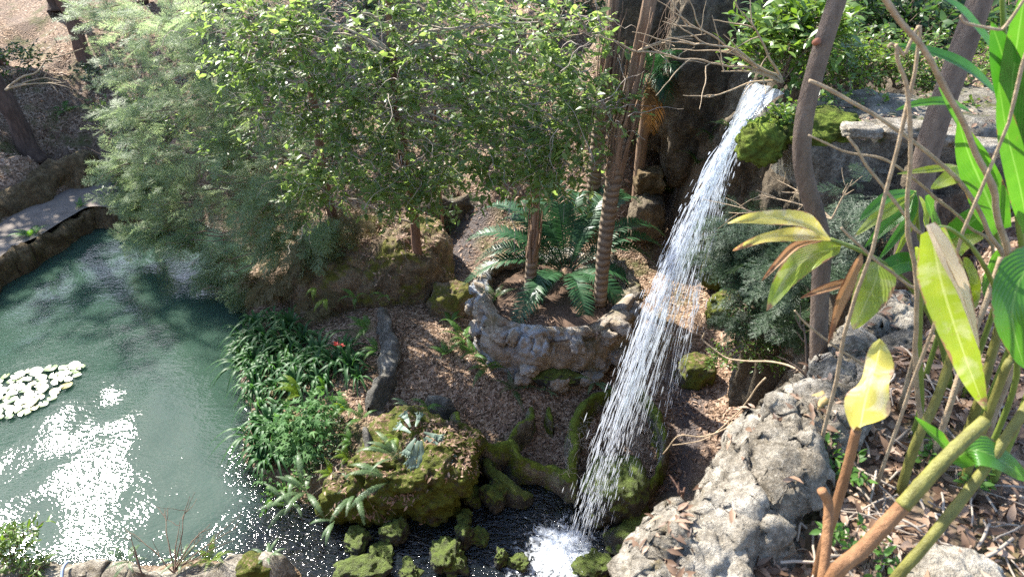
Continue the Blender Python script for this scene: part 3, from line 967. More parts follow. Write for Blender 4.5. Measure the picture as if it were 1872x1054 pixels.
ridge('sunlit stone ledge along the near edge of the pool', [(-330, 1075, .24), (-120, 1058, .26), (0, 1046, .26), (100, 1044, .24), (180, 1040, .27), (280, 1048, .25), (380, 1040, .28), (470, 1036, .30), (530, 1046, .22)], .17, -.5, 93, M_LIME, 'stone_ledge', 'stone ledge', amp=.085, nf=3.0)
rock('mossy yellow end stone of the sunlit ledge', at_z(468, 1046, .18), (.24, .18, .2), 94, M_BOULDER2, 'mossy_rock', amp=.22)
for px, py, r_, s, lab in [(20, 1052, .16, 101, 'pale stone on the sunlit ledge under the leafy weeds'), (150, 1046, .11, 102, 'small pale stone by the hose on the sunlit ledge'), (350, 1052, .13, 103, 'pale stone under the dry twigs on the ledge'), (405, 1042, .12, 104, 'pale stone between the twigs and the mossy end stone')]:
    rock(lab, at_z(px, py, .22), (r_, r_ * .8, r_ * .6), s, M_LIME, 'ledge_stone', 'stones on the sunlit ledge', amp=.25, boxy=.3)


# ------------------------------------------------------------------ spillway and waterfall
LIP = np.array([2.20, 5.86, 5.19])
sp = thing('stone_spillway', 'old mossy stone channel jutting out from the bank, water pouring off its nose', 'spillway', (3.5, 5.6, 4.3))
chan = obj('channel', ridge_mb([(2.18, 5.60, 5.0), (2.5, 5.58, 5.06), (3.0, 5.55, 5.10), (4.0, 5.52, 5.14), (5.2, 5.55, 5.2), (7.0, 5.7, 5.25)], [.40, .50, .54, .56, .56, .56], [4.62, 4.45, 4.4, 4.4, 4.5], 201, amp=.085, nf=2.6, flare=-.12, top=.7), M_SPILL, sp)
obj('pier', rock_mb((3.25, 5.95, 3.1), (.85, .55, 1.7), 203, amp=.22, sub=6, boxy=.4, rough=.08, pits=.1), M_DARK, sp)
for (px, py, r_, s) in [(1575, 238, (.17, .11, .055), 1), (1655, 236, (.22, .13, .065), 2), (1735, 250, (.15, .11, .06), 3), (1800, 268, (.19, .12, .06), 4)]:
    obj('coping_stone', rock_mb(at_z(px, py, 5.13), r_, 210 + s, amp=.18, sub=4, boxy=.55), M_LIME, sp)
M_MOSS, nt, out = new_mat('bright_moss')
P = pos(nt)
n1 = noise(nt, P, 9, 5, .7)
n2 = noise(nt, P, 60, 4, .7)
cc = ramp(nt, n1, [(.32, (.045, .048, .014)), (.5, (.10, .13, .022)), (.66, (.17, .23, .035))])
bmn = nd(nt, 'ShaderNodeBump', {'Height': math_n(nt, 'ADD', n1, math_n(nt, 'MULTIPLY', n2, .6)), 'Strength': 1.0, 'Distance': .05})
p = nd(nt, 'ShaderNodeBsdfPrincipled', {'Base Color': cc, 'Roughness': .95, 'Normal': bmn.outputs[0], 'Specular IOR Level': .1})
nt.links.new(p.outputs[0], out.inputs[0])
solo('moss_cushion', rock_mb((2.02, 5.22, 4.93), (.21, .20, .20), 221, amp=.26, sub=5, rough=.10), M_MOSS, 'glowing green moss cushion hanging from the nose of the spillway', 'moss')
solo('moss_cushion', rock_mb((2.42, 5.36, 5.02), (.36, .28, .13), 222, amp=.25, sub=5, rough=.10), M_MOSS, 'yellow green moss mat spread on top of the spillway', 'moss')

# limestone outcrop at the edge of the high ground
edge_px = [(1120, 1150, 5.10), (1165, 1054, 5.10), (1222, 962, 5.10), (1296, 856, 5.08), (1380, 774, 5.05), (1440, 705, 5.05), (1520, 650, 5.08), (1575, 600, 5.06), (1610, 560, 4.95)]
inn_px = [(1340, 1160, 5.27), (1375, 1054, 5.27), (1450, 960, 5.27), (1555, 800, 5.26), (1590, 720, 5.25), (1620, 670, 5.22), (1640, 630, 5.2), (1670, 590, 5.15)]
nu, nv = 330, 110
E = smooth_path([at_z(*q) for q in edge_px], nu)
I = smooth_path([at_z(*q) for q in inn_px], nu)
o_ = E - I
o_[:, 2] = 0
o_ = nrm(o_)
rows = []
for k in range(nv):
    t = k / (nv - 1)
    if t < .5:
        u = t / .5
        pk = I * (1 - u) + E * u
        pk = pk + np.array([0, 0, 1]) * (.10 * math.sin(math.pi * u) - .06 * (1 - u) ** 3)
    else:
        u = (t - .5) / .5
        pk = E + o_ * (.04 * math.sin(math.pi * min(1, u * 1.4)) - .25 * max(0, u - .6)) + np.array([0, 0, -1]) * (1.9 * u ** 1.25)
    rows.append(pk)
v = np.stack(rows, 1).reshape(-1, 3)
big_ = np.stack([fbm(v * 2.6 + 5, 3, 61), fbm(v * 2.6 + 55, 3, 62), fbm(v * 2.6 + 95, 3, 63)], -1)
fine_ = np.stack([fbm(v * 9 + 5, 4, 64), fbm(v * 9 + 55, 4, 65), fbm(v * 9 + 95, 4, 66)], -1)
v = v + .055 * big_ + .028 * fine_
rg_ = lambda f_, sd_: 1 - 2 * np.abs(vnoise(v * f_ + sd_, sd_))
nv3 = nrm(np.cross(np.gradient(v.reshape(nu, nv, 3), axis=0), np.gradient(v.reshape(nu, nv, 3), axis=1))).reshape(-1, 3)
v = v + nv3 * np.sign(nv3[:, 2:3].mean()) * (.026 * rg_(3.1, 11) + .024 * rg_(6.7, 12) + .016 * rg_(14, 13) + .008 * rg_(31, 14))[:, None]
crack = np.maximum(0, 1 - np.abs(vnoise(v * 3.4 + 7, 77)) * 9)
v[:, 2] -= .035 * crack
i = np.arange(nu - 1)[:, None] * nv
j = np.arange(nv - 1)[None, :]
solo('limestone_outcrop', MB().add(v, np.stack([i + j, i + j + 1, i + nv + j + 1, i + nv + j], -1).reshape(-1, 4)), M_LIME, 'pale weathered limestone outcrop along the edge of the high bank', 'rock outcrop')
for px, py, z, r_, s, m_, lab in [
        (1545, 740, 5.27, (.14, .08, .10), 231, M_LIME, 'upright bluish grey limestone block behind the olive root'),
        (1520, 690, 5.20, (.10, .10, .085), 232, M_GREY, 'mossy lump of limestone at the foot of the sapling'),
        (1620, 590, 5.20, (.13, .12, .10), 233, M_LIME, 'pale limestone lump above the yellow leaf'),
        (1655, 640, 5.22, (.10, .09, .07), 234, M_GREY, 'low pitted limestone knob among the dead leaves'),
        (1745, 1062, 5.26, (.115, .10, .055), 235, M_LIME, 'smooth bright white stone at the bottom edge among dead leaves'),
        (1430, 870, 5.17, (.12, .12, .06), 236, M_GREY, 'dark lichen covered lump on top of the outcrop'),
        (1400, 1000, 5.16, (.10, .10, .05), 237, M_GREY, 'rough lichen spotted lump low on the outcrop')]:
    rock(lab, at_z(px, py, z), r_, s, m_, 'limestone_lump', 'limestone lumps on the bank', amp=.28, rough=.09, pits=.12)

# falling water ----------------------------------------------------------------
M_FALL, nt, out = new_mat('falling_water')
g = nd(nt, 'ShaderNodeNewGeometry')
df = nd(nt, 'ShaderNodeBsdfPrincipled', {'Base Color': (.74, .77, .80, 1), 'Roughness': .12, 'Specular IOR Level': .8})
tl = nd(nt, 'ShaderNodeBsdfTranslucent', {'Color': (.86, .9, .95, 1)})
a_ = nd(nt, 'ShaderNodeMixShader', {0: .45, 1: df.outputs[0], 2: tl.outputs[0]})
tp = nd(nt, 'ShaderNodeBsdfTransparent', {'Color': (.97, .98, 1, 1)})
fac = math_n(nt, 'ADD', .10, math_n(nt, 'MULTIPLY', math_n(nt, 'POWER', g.outputs['Random Per Island'], 1.6), .9), True)
x = nd(nt, 'ShaderNodeMixShader', {0: fac, 1: tp.outputs[0], 2: a_.outputs[0]})
nt.links.new(x.outputs[0], out.inputs[0])
M_SHEET, nt, out = new_mat('water_sheet')
at_ = nd(nt, 'ShaderNodeAttribute', attribute_name='flow')
mp = nd(nt, 'ShaderNodeMapping', {'Vector': at_.outputs['Vector'], 'Scale': (16, 2.0, 1)})
nn = noise(nt, mp.outputs[0], 1.0, 4, .65, .5)
mp2 = nd(nt, 'ShaderNodeMapping', {'Vector': at_.outputs['Vector'], 'Scale': (42, 5.0, 1)})
n_f = noise(nt, mp2.outputs[0], 1.0, 3, .6)
tt = nd(nt, 'ShaderNodeSeparateXYZ', {0: at_.outputs['Vector']}).outputs[1]
k_ = math_n(nt, 'ADD', math_n(nt, 'MULTIPLY', nn, 1.5), math_n(nt, 'ADD', math_n(nt, 'MULTIPLY', n_f, .8), math_n(nt, 'MULTIPLY', tt, -.9)))
k_ = math_n(nt, 'MULTIPLY', math_n(nt, 'SUBTRACT', k_, .72), 2.2, True)
b_ = nd(nt, 'ShaderNodeBump', {'Height': n_f, 'Strength': .7, 'Distance': .02})
wh = nd(nt, 'ShaderNodeBsdfPrincipled', {'Base Color': (.70, .76, .82, 1), 'Roughness': .15, 'Specular IOR Level': .8, 'Normal': b_.outputs[0]})
tl = nd(nt, 'ShaderNodeBsdfTranslucent', {'Color': (.7, .76, .82, 1)})
a_ = nd(nt, 'ShaderNodeMixShader', {0: .4, 1: wh.outputs[0], 2: tl.outputs[0]})
gs = nd(nt, 'ShaderNodeBsdfGlossy', {'Roughness': .08, 'Normal': b_.outputs[0]})
tp = nd(nt, 'ShaderNodeBsdfTransparent', {'Color': (.9, .94, .95, 1)})
clr = nd(nt, 'ShaderNodeMixShader', {0: .07, 1: tp.outputs[0], 2: gs.outputs[0]})
x = nd(nt, 'ShaderNodeMixShader', {0: math_n(nt, 'MULTIPLY', k_, .5), 1: clr.outputs[0], 2: a_.outputs[0]})
nt.links.new(x.outputs[0], out.inputs[0])

FLOW = nrm(np.array([LAND[0] - LIP[0], LAND[1] - LIP[1]]))
PERP = np.array([-FLOW[1], FLOW[0]])          # across the lip
gw = np.random.default_rng(99)


def fall(s, v, t, off=None):
    """where water that left at s across the lip with speed v is after t seconds"""
    s, v, t = np.broadcast_arrays(np.asarray(s, float), np.asarray(v, float), np.asarray(t, float))
    p = np.stack([LIP[0] + PERP[0] * s + FLOW[0] * v * t, LIP[1] + PERP[1] * s + FLOW[1] * v * t, LIP[2] - .25 * t - 4.9 * t * t], -1)
    if off is not None:
        p = p + off * t[..., None]
    return p


def tubes_v(Pn, rad, sides=3):
    """many short tapering strands at once: Pn is N x M x 3, rad N x M"""
    N_, M_ = Pn.shape[:2]
    T = nrm(np.gradient(Pn, axis=1))
    ref = np.where(np.abs(T[..., 2:3]) > .8, np.array([1.0, .3, 0]), np.array([.1, .2, 1.0]))
    A = nrm(np.cross(T, ref))
    B = np.cross(T, A)
    th_ = np.linspace(0, 2 * np.pi, sides, endpoint=False)
    v_ = Pn[:, :, None, :] + rad[:, :, None, None] * (np.cos(th_)[None, None, :, None] * A[:, :, None, :] + np.sin(th_)[None, None, :, None] * B[:, :, None, :])
    i_ = (np.arange(N_) * M_ * sides)[:, None, None] + (np.arange(M_ - 1) * sides)[None, :, None]
    j_ = np.arange(sides)[None, None, :]
    k2 = (j_ + 1) % sides
    f_ = np.stack([i_ + j_, i_ + k2, i_ + sides + k2, i_ + sides + j_], -1).reshape(-1, 4)
    return v_.reshape(-1, 3), f_


wfall = thing('waterfall', 'white waterfall arcing off the stone spillway into the stream', 'waterfall', tuple(LIP - [0, 0, 5.1]))
VMAX = 1.74
# thin glassy sheet near the lip
nv_, nt_ = 26, 44
vv, tt_ = np.meshgrid(np.linspace(0, 1, nv_), np.linspace(0, .80, nt_), indexing='ij')
S_ = (.5 - vv) * -.40
V_ = .55 + (VMAX - .55) * vv ** .8
Ps = fall(S_, V_, tt_)
Ps += .02 * fbm(np.stack([vv.ravel() * 9, tt_.ravel() * 4, 0 * vv.ravel()], -1), 3, 5).reshape(nv_, nt_, 1) * np.array([.5, 1, .3])
i = np.arange(nv_ - 1)[:, None] * nt_
j = np.arange(nt_ - 1)[None, :]
obj('falling_sheet', MB().add(Ps.reshape(-1, 3), np.stack([i + j, i + j + 1, i + nt_ + j + 1, i + nt_ + j], -1).reshape(-1, 4),
                              flow=np.stack([vv.ravel(), tt_.ravel() / .8, 0 * vv.ravel()], -1)), M_SHEET, wfall)
# the water leaves the lip in bundles with gaps between them
BUN_V = np.concatenate([VMAX - np.abs(gw.normal(0, .22, 36)), gw.uniform(.25, VMAX - .2, 32)])
BUN_O = gw.normal(0, .07, (len(BUN_V), 3)) * np.array([1, 1, .4])
BUN_W = gw.random(len(BUN_V)) ** 1.5 * np.where(np.arange(len(BUN_V)) < 36, 1.0, .85)
BUN_W /= BUN_W.sum()
# strands
N_ = 430
bi = gw.choice(len(BUN_V), N_, p=BUN_W)
vel = BUN_V[bi] + gw.normal(0, .022, N_)
s0 = (.5 - (vel - .45) / (VMAX - .45)) * -.22 + gw.normal(0, .03, N_)
t0 = gw.uniform(0.02, .75, N_)
dt = gw.uniform(.05, .16, N_)
tm_ = t0[:, None] + dt[:, None] * np.linspace(0, 1, 7)[None]
off = (BUN_O[bi] + gw.normal(0, .02, (N_, 3)))[:, None, :]
Pn = fall(s0[:, None], vel[:, None], tm_, off)
Pn[..., :2] += .012 * np.sin(tm_[..., None] * 40 + gw.random((N_, 1, 2)) * 7)
rd = gw.uniform(.002, .006, N_)[:, None] * np.array([.2, .8, 1, 1, .9, .6, .15])[None]
v, f = tubes_v(Pn, rd, 4)
tag(obj('strand', MB().add(v, f), M_FALL, wfall), kind='stuff')
# drops
N_ = 4000
bi = gw.choice(len(BUN_V), N_, p=BUN_W)
loose = gw.random(N_) < .28
vel = np.where(loose, np.where(gw.random(N_) < .6, VMAX + .03 - np.abs(gw.normal(0, .16, N_)), gw.uniform(.18, 1.1, N_)), BUN_V[bi] + gw.normal(0, .02, N_))
t0 = .20 + .82 * gw.random(N_) ** .8
sel = (vel > 1.15) | (gw.random(N_) < np.clip((1.0 - t0) * 2.2, 0, 1))
vel, t0, bi, loose = vel[sel], t0[sel], bi[sel], loose[sel]
N_ = len(vel)
s0 = (.5 - (vel - .45) / (VMAX - .45)) * -.22 + gw.normal(0, .03, N_)
off = (np.where(loose[:, None], gw.normal(0, .10, (N_, 3)), BUN_O[bi] + gw.normal(0, .028, (N_, 3))) * np.array([1, 1, .5]))[:, None, :]
dt = gw.uniform(.006, .019, N_)
tm_ = t0[:, None] + dt[:, None] * np.linspace(0, 1, 4)[None]
Pn = fall(s0[:, None], vel[:, None], tm_, off)
rd = gw.uniform(.002, .0058, N_)[:, None] * np.array([.3, 1, .9, .25])[None]
ok = Pn[:, -1, 2] > .03
v, f = tubes_v(Pn[ok], rd[ok], 4)
tag(obj('drop', MB().add(v, f), M_FALL, wfall), kind='stuff')
# splash at the foot
N_ = 600
a_ = gw.uniform(0, 2 * np.pi, N_)
q = np.abs(gw.normal(0, .26, N_))
hgt_ = .22 * np.exp(-q * 3) * gw.random(N_) ** 1.6 + .02
c0 = np.stack([LAND[0] - .02 + q * np.cos(a_), LAND[1] - .08 + q * np.sin(a_), hgt_], -1)
d0 = np.stack([np.cos(a_), np.sin(a_), gw.uniform(-.5, 1.2, N_)], -1) * gw.uniform(.006, .025, (N_, 1))
Pn = c0[:, None] + d0[:, None] * np.linspace(-1, 1, 4)[None, :, None]
rd = gw.uniform(.002, .0055, N_)[:, None] * np.array([.3, 1, 1, .3])[None]
v, f = tubes_v(Pn, rd, 4)
tag(obj('splash', MB().add(v, f), M_FALL, wfall), kind='stuff')
# water film on the channel, running to the lip
a = np.array([[2.10, 5.85, 5.125], [2.5, 5.80, 5.135], [3.1, 5.75, 5.155], [4.2, 5.7, 5.2]])
i = np.arange(3)[:, None] * 2

def lay_leaves(o, n, size, lw, mat, seed, name='fallen_leaves', label=None, minz=.45, parent=None, box=None, zmin=-9):
    """dead leaves resting on the upward faces of o"""
    me = o.data
    nf_ = len(me.polygons)
    c_ = np.zeros(nf_ * 3)
    me.polygons.foreach_get('center', c_)
    nn_ = np.zeros(nf_ * 3)
    me.polygons.foreach_get('normal', nn_)
    ar = np.zeros(nf_)
    me.polygons.foreach_get('area', ar)
    c_, nn_ = c_.reshape(-1, 3) + wloc(o), nn_.reshape(-1, 3)
    pr_ = ar * (nn_[:, 2] > minz) * np.clip((nn_[:, 2] - minz) * 3, 0, 1) * (c_[:, 2] > zmin)
    pr_ = pr_ * np.clip(.35 + 1.6 * vnoise(c_ * 2.5, seed), 0, 1)
    g_ = np.random.default_rng(seed)
    i_ = g_.choice(nf_, n, p=pr_ / pr_.sum())
    up_ = nn_[i_] + g_.normal(0, .3, (n, 3))
    d = np.cross(up_, g_.normal(0, 1, (n, 3)))
    tv0, tf0 = leaf_t(lw, .16, .35, 3)
    v_, f_, _ = scatter(tv0, tf0, d, up_, g_.uniform(*size, n), c_[i_] + nn_[i_] * .008 + g_.normal(0, .01, (n, 3)) * [1, 1, 0])
    r_ = obj(name, MB().add(v_, f_), mat)
    return tag(r_, label, kind='stuff')


# ------------------------------------------------------------------ leaf and bark materials
BARK_RED = simple_mat('reddish_bark', (.075, .04, .025), (.23, .13, .085), 20, .85, .8, 40, (1, 1, .18))
BARK_GREY = simple_mat('grey_brown_bark', (.075, .052, .038), (.25, .185, .135), 22, .85, 1.0, 70, (1, 1, .3))
BARK_DARK = simple_mat('dark_ridged_bark', (.025, .018, .013), (.17, .11, .08), 14, .9, 1.0, 26, (1, 1, .22))
TWIG = simple_mat('pale_dry_twig', (.20, .16, .12), (.42, .36, .29), 20, .85, .2, 60, rnd=.5)
TWIG_BR = simple_mat('brown_twig', (.09, .06, .04), (.22, .155, .11), 20, .85, .2, 60, rnd=.5)
CEDAR = leaf_mat('cedar_needles', [(.13, .18, .09), (.20, .27, .14), (.28, .35, .19), (.36, .42, .26)], .58, .5, .4)
CEDAR_DRY = leaf_mat('dry_cedar_needles', [(.07, .07, .025), (.13, .115, .045), (.18, .13, .06)], .25, .6, .3)
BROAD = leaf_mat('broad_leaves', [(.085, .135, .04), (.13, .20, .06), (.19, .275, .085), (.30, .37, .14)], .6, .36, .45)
FEATH = leaf_mat('dark_feathery_needles', [(.013, .034, .015), (.03, .058, .026), (.052, .085, .038)], .2, .5, .4)
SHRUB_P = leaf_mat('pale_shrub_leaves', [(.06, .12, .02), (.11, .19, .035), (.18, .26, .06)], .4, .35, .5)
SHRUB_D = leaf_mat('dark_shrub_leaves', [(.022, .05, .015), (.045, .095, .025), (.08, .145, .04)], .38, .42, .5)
CYCAD_M = leaf_mat('cycad_leaflets', [(.017, .058, .020), (.030, .092, .033), (.055, .13, .05)], .22, .42, .4)
FERN_M = leaf_mat('fern_leaflets', [(.045, .115, .022), (.075, .17, .030), (.12, .23, .04)], .42, .45, .35)
FERN_Y = leaf_mat('yellow_fern_leaflets', [(.12, .20, .02), (.20, .29, .03)], .45, .45, .35)
FERN_PALE = leaf_mat('pale_sword_fern', [(.075, .14, .06), (.12, .19, .085), (.16, .23, .11)], .35, .4, .4)
LILY_M = leaf_mat('strap_leaves', [(.022, .075, .022), (.042, .115, .032), (.075, .165, .05)], .35, .5, .3)
LOBED_M = leaf_mat('lobed_leaves', [(.05, .13, .035), (.085, .19, .055), (.12, .23, .075)], .42, .55, .25)
DEAD_FR = leaf_mat('dead_palm_frond', [(.12, .075, .03), (.22, .13, .05), (.30, .17, .05)], .3, .6, .2)
STAG_M = leaf_mat('antler_fern', [(.13, .19, .14), (.20, .27, .20)], .25, .5, .4)


def branch_mb(pts, r0, r1, n=14, wig=.05, seed=0, sides=6):
    p_ = wiggle(smooth_path(pts, n), wig, 2.0, seed)
    v_, f_ = tube(p_, np.linspace(r0, r1, n), sides)
    return MB().add(v_, f_)


def leafy(centers, radii, per, seed, L=(.25, .5), leaf=(.055, .10), nleaf=12, droop=.3, lw=.46, flat=.7, spread=.95, up=.25):
    """twigs with leaves filling clumps; returns (leaves, twigs)"""
    g_ = np.random.default_rng(seed)
    C = np.repeat(np.asarray(centers, float), per, axis=0)
    Rr = np.repeat(np.asarray(radii, float), per)
    n_ = len(C)
    o = nrm(g_.normal(0, 1, (n_, 3))) * (g_.random((n_, 1)) ** .45) * Rr[:, None] * np.array([1, 1, flat])
    st = C + o * .75
    d = nrm(o * 1.2 + g_.normal(0, .45, (n_, 3)) * Rr[:, None] + np.array([0, 0, up]) * Rr[:, None])
    l = g_.uniform(*L, n_)
    m_ = 6
    s = np.linspace(0, 1, m_)
    path = st[:, None] + d[:, None] * (l[:, None, None] * s[None, :, None]) + np.array([0, 0, -1.0]) * (droop * l[:, None] * s[None] ** 2)[..., None] + .04 * g_.normal(0, 1, (n_, m_, 3)) * l[:, None, None]
    tv_, tf_ = tubes_v(path, np.broadcast_to(np.linspace(.0045, .0015, m_), (n_, m_)) * 1.0)
    tw = MB().add(tv_, tf_)
    k_ = np.linspace(.12, 1, nleaf)
    idx = k_ * (m_ - 1)
    lo = np.minimum(idx.astype(int), m_ - 2)
    fr_ = (idx - lo)[None, :, None]
    lp = path[:, lo] * (1 - fr_) + path[:, lo + 1] * fr_
    T = nrm(path[:, -1] - path[:, 0])
    S = nrm(np.cross(T, np.array([0, 0, 1.0]) + .3 * g_.normal(0, 1, (n_, 3))))
    sg = np.where(np.arange(nleaf) % 2 == 0, 1.0, -1.0)[None, :, None]
    ld = S[:, None] * sg * spread + T[:, None] * .75 + g_.normal(0, .32, (n_, nleaf, 3))
    lu = np.array([0, 0, 1.0]) + g_.normal(0, .45, (n_, nleaf, 3))
    ls = g_.uniform(*leaf, (n_, nleaf))
    keepl = g_.random((n_, nleaf)) > .12
    tv0, tf0 = leaf_t(lw, .10, .15, 3)
    v_, f_, _ = scatter(tv0, tf0, ld[keepl], lu[keepl], ls[keepl], lp[keepl])
    return MB().add(v_, f_), tw


def feather_template(seed, n=11, L=1.0):
    """a flat feathery spray of fine needles, length along +Y"""
    g_ = np.random.default_rng(seed)
    vs, fs = [], []
    c_ = 0
    for y in np.linspace(.08, .97, n):
        for sgn in (-1, 1):
            l = .42 * (1 - y) ** .7 + .07
            a_ = .75 + g_.normal(0, .12)
            d = np.array([sgn * math.cos(a_), math.sin(a_), g_.normal(0, .18)])
            b0 = np.array([0, y, -.10 * y * y])
            for q in np.linspace(.05, 1, 6):
                for s2 in (-1, 1):
                    an = .65 + g_.normal(0, .2)
                    e0 = b0 + d * l * q
                    pr_ = np.array([-d[1], d[0], 0]) * s2
                    dd = nrm(d * math.cos(an) + pr_ * math.sin(an) + np.array([0, 0, g_.normal(0, .25)]))
                    ln = g_.uniform(.07, .13)
                    sd2 = np.array([-dd[1], dd[0], 0]) * .0085
                    vs += [e0 - sd2, e0 + sd2, e0 + dd * ln]
                    fs.append((c_, c_ + 1, c_ + 2))
                    c_ += 3
            sd2 = np.array([-d[1], d[0], 0]) * .006
            vs += [b0 - sd2, b0 + sd2, b0 + d * l * 1.1]
            fs.append((c_, c_ + 1, c_ + 2))
            c_ += 3
    return np.array(vs), np.array(fs)


FEA = [feather_template(k) for k in range(3)]


def feathery(centers, radii, per, seed, origin, size=(.28, .5), droop=.25):
    g_ = np.random.default_rng(seed)
    mb_ = MB()
    C = np.repeat(np.asarray(centers, float), per, axis=0)
    Rr = np.repeat(np.asarray(radii, float), per)[:, None]
    n_ = len(C)
    o = nrm(g_.normal(0, 1, (n_, 3))) * (g_.random((n_, 1)) ** .5) * Rr * np.array([1, 1, .55])
    out_ = C - np.asarray(origin)
    out_[:, 2] *= .3
    d = nrm(nrm(out_) * .9 + o / Rr * .8 + g_.normal(0, .35, (n_, 3)) + np.array([0, 0, -droop]))
    up_ = np.array([0, 0, 1.0]) + g_.normal(0, .35, (n_, 3))
    sz = g_.uniform(*size, n_)
    w_ = g_.integers(0, 3, n_)
    for k in range(3):
        s_ = w_ == k
        v_, f_, _ = scatter(FEA[k][0], FEA[k][1], d[s_], up_[s_], sz[s_], (C + o)[s_])
        mb_.add(v_, f_)
    return mb_, C + o, d


# ------------------------------------------------------------------ the two thin reddish trees on the big boulder
cedar = thing('cedar_tree', 'feathery grey green cedar sweeping down over the far end of the pool', 'tree', at_z(610, 420, 1.3))
tr_pts = [at_y(622, 450, 10.0), at_y(600, 365, 10.0), at_y(588, 290, 10.1), at_y(575, 200, 10.2), at_y(556, 90, 10.3), at_y(540, -40, 10.4), at_y(530, -160, 10.5), at_y(522, -300, 10.6)]
obj('trunk', branch_mb(tr_pts, .085, .035, 30, .02, 3, 9), BARK_RED, cedar)
CED = [(230, 55, 11.8, .75), (300, 40, 11.3, .75), (370, 30, 11, .7), (255, 130, 11.8, .7), (330, 140, 11.2, .75), (240, 215, 11.8, .5), (310, 220, 11.3, .65), (390, 190, 10.8, .6), (425, 265, 10.5, .5), (390, 90, 10.8, .6), (280, 290, 11.6, .5),
       (350, 305, 11.0, .5), (245, 355, 11.6, .40), (300, 385, 11.2, .42), (390, 370, 10.8, .5), (470, 330, 10.5, .45), (470, 410, 10.2, .42), (355, 440, 10.7, .33), (420, 470, 10.4, .32), (540, 390, 10.0, .33), (520, 450, 9.9, .3), (255, 425, 11.4, .22),
       (450, 150, 10.8, .5), (430, 215, 10.7, .4), (500, 370, 10.2, .35), (300, 335, 11.3, .45), (560, 330, 10.2, .3), (215, 300, 11.8, .3), (400, 500, 10.2, .22), (450, 520, 10.0, .22), (540, 330, 10.0, .3), (600, 405, 9.7, .22), (575, 440, 9.7, .22), (300, 430, 11.0, .25), (520, 250, 10.4, .4), (200, 20, 12, .5),
       (540, -60, 10.4, .4)]
cc_ = [at_y(a, b, c) for a, b, c, _ in CED]
fo, sp_pos, sp_dir = feathery(cc_, [r_ for *_, r_ in CED], 46, 11, tr_pts[2], (.26, .52))
obj('foliage', fo, CEDAR, cedar)
br = MB()
for k, c_ in enumerate(cc_):
    # each bough leaves the trunk a little above the clump it carries
    t_ = min(tr_pts, key=lambda q: abs(q[2] - (c_[2] + .35)))
    br.merge(branch_mb([t_, t_ * .5 + c_ * .5 + np.array([0, 0, .12]), c_], .022, .007, 16, .09, k, 5))
g_ = np.random.default_rng(4)
for k in range(300):
    c_ = cc_[g_.integers(len(cc_))]
    a = c_ + g_.normal(0, .22, 3)
    d = nrm(g_.normal(0, 1, 3) * np.array([1, 1, .4])) * g_.uniform(.25, .6)
    v_, f_ = tube(wiggle(smooth_path([a, a + d * .5 + [0, 0, .04], a + d], 7), .04, 5, k), np.linspace(.006, .002, 7), 3, False)
    br.add(v_, f_)
obj('branch', br, TWIG_BR, cedar)
# dry feathery curtain hanging over the left end of the boulder
DRY = [(560, 480, 9.5, .35), (600, 520, 9.4, .3), (520, 500, 9.6, .3), (560, 440, 9.7, .3), (640, 390, 9.8, .3), (590, 560, 9.2, .25), (640, 570, 9.2, .2), (500, 520, 9.6, .25), (470, 500, 9.9, .2)]
fd_, _, _ = feathery([at_y(a, b, c) for a, b, c, _ in DRY], [r_ for *_, r_ in DRY], 30, 12, at_y(620, 380, 10), (.22, .42), .9)
obj('dry_foliage', fd_, CEDAR_DRY, cedar)

broad = thing('broadleaf_tree', 'slender tree with small glossy leaves spreading across the top of the view', 'tree', at_y(772, 498, 9.5))
tb = [at_y(778, 500, 9.45), at_y(764, 470, 9.4), at_y(757, 410, 9.4), at_y(745, 320, 9.4), at_y(728, 210, 9.3), at_y(716, 100, 9.2), at_y(708, -20, 9.2), at_y(700, -170, 9.1), np.array([-2.1, 9.0, 8.6]), np.array([-2.9, 8.6, 10.6]), np.array([-3.5, 8.2, 12.2])]  # above the view the trunk bends on to the added shading clumps
obj('trunk', branch_mb(tb, .085, .035, 34, .025, 7, 9), BARK_RED, broad)
BRD = [(420, 50, 9.6, .6), (500, 35, 9.4, .6), (590, 55, 9.1, .65), (680, 40, 9, .6), (770, 60, 8.9, .65), (860, 50, 8.7, .6), (950, 50, 8.5, .6), (1040, 50, 8.3, .5), (540, 140, 9.2, .5), (480, 200, 9.2, .4), (620, 190, 9, .5), (700, 160, 9.0, .5),
       (780, 170, 8.9, .5), (900, 150, 8.5, .5), (980, 150, 8.3, .45), (1060, 130, 8.2, .4), (1100, 190, 8.0, .28), (660, 270, 8.9, .4), (600, 250, 9.1, .38), (740, 270, 8.9, .38), (690, 330, 8.8, .26), (800, 330, 8.8, .28), (870, 235, 8.6, .42), (940, 210, 8.4, .4),
       (1000, 240, 8.2, .34), (1040, 300, 8.0, .26), (990, 310, 8.1, .24), (1060, 220, 8.1, .3), (560, 310, 9.2, .28), (530, 60, 9.3, .4), (620, 330, 9.0, .26), (560, 350, 9.2, .22), (720, 365, 8.9, .2), (900, 320, 8.5, .26), (830, 270, 8.7, .35), (470, 120, 9.3, .45), (600, 120, 9.2, .4), (850, 120, 8.8, .4), (730, 110, 9.1, .45), (940, 290, 8.4, .28), (580, 200, 9.2, .4), (770, 350, 8.8, .2),
       (760, -60, 8.9, .4)]
cb = [at_y(a, b, c) for a, b, c, _ in BRD]
SHADE_HI = np.array([[-3.7, 7.1, 12.3], [-3.3, 8.3, 12.7], [-2.7, 7.7, 12.2], [-3.0, 9.0, 12.6], [-2.2, 8.6, 12.0], [-1.8, 7.6, 12.0]])  # unseen high clumps, added to throw dappled shade on the near bank
cb = cb + list(SHADE_HI)
BRD = BRD + [(0, 0, 0, .45)] * len(SHADE_HI)
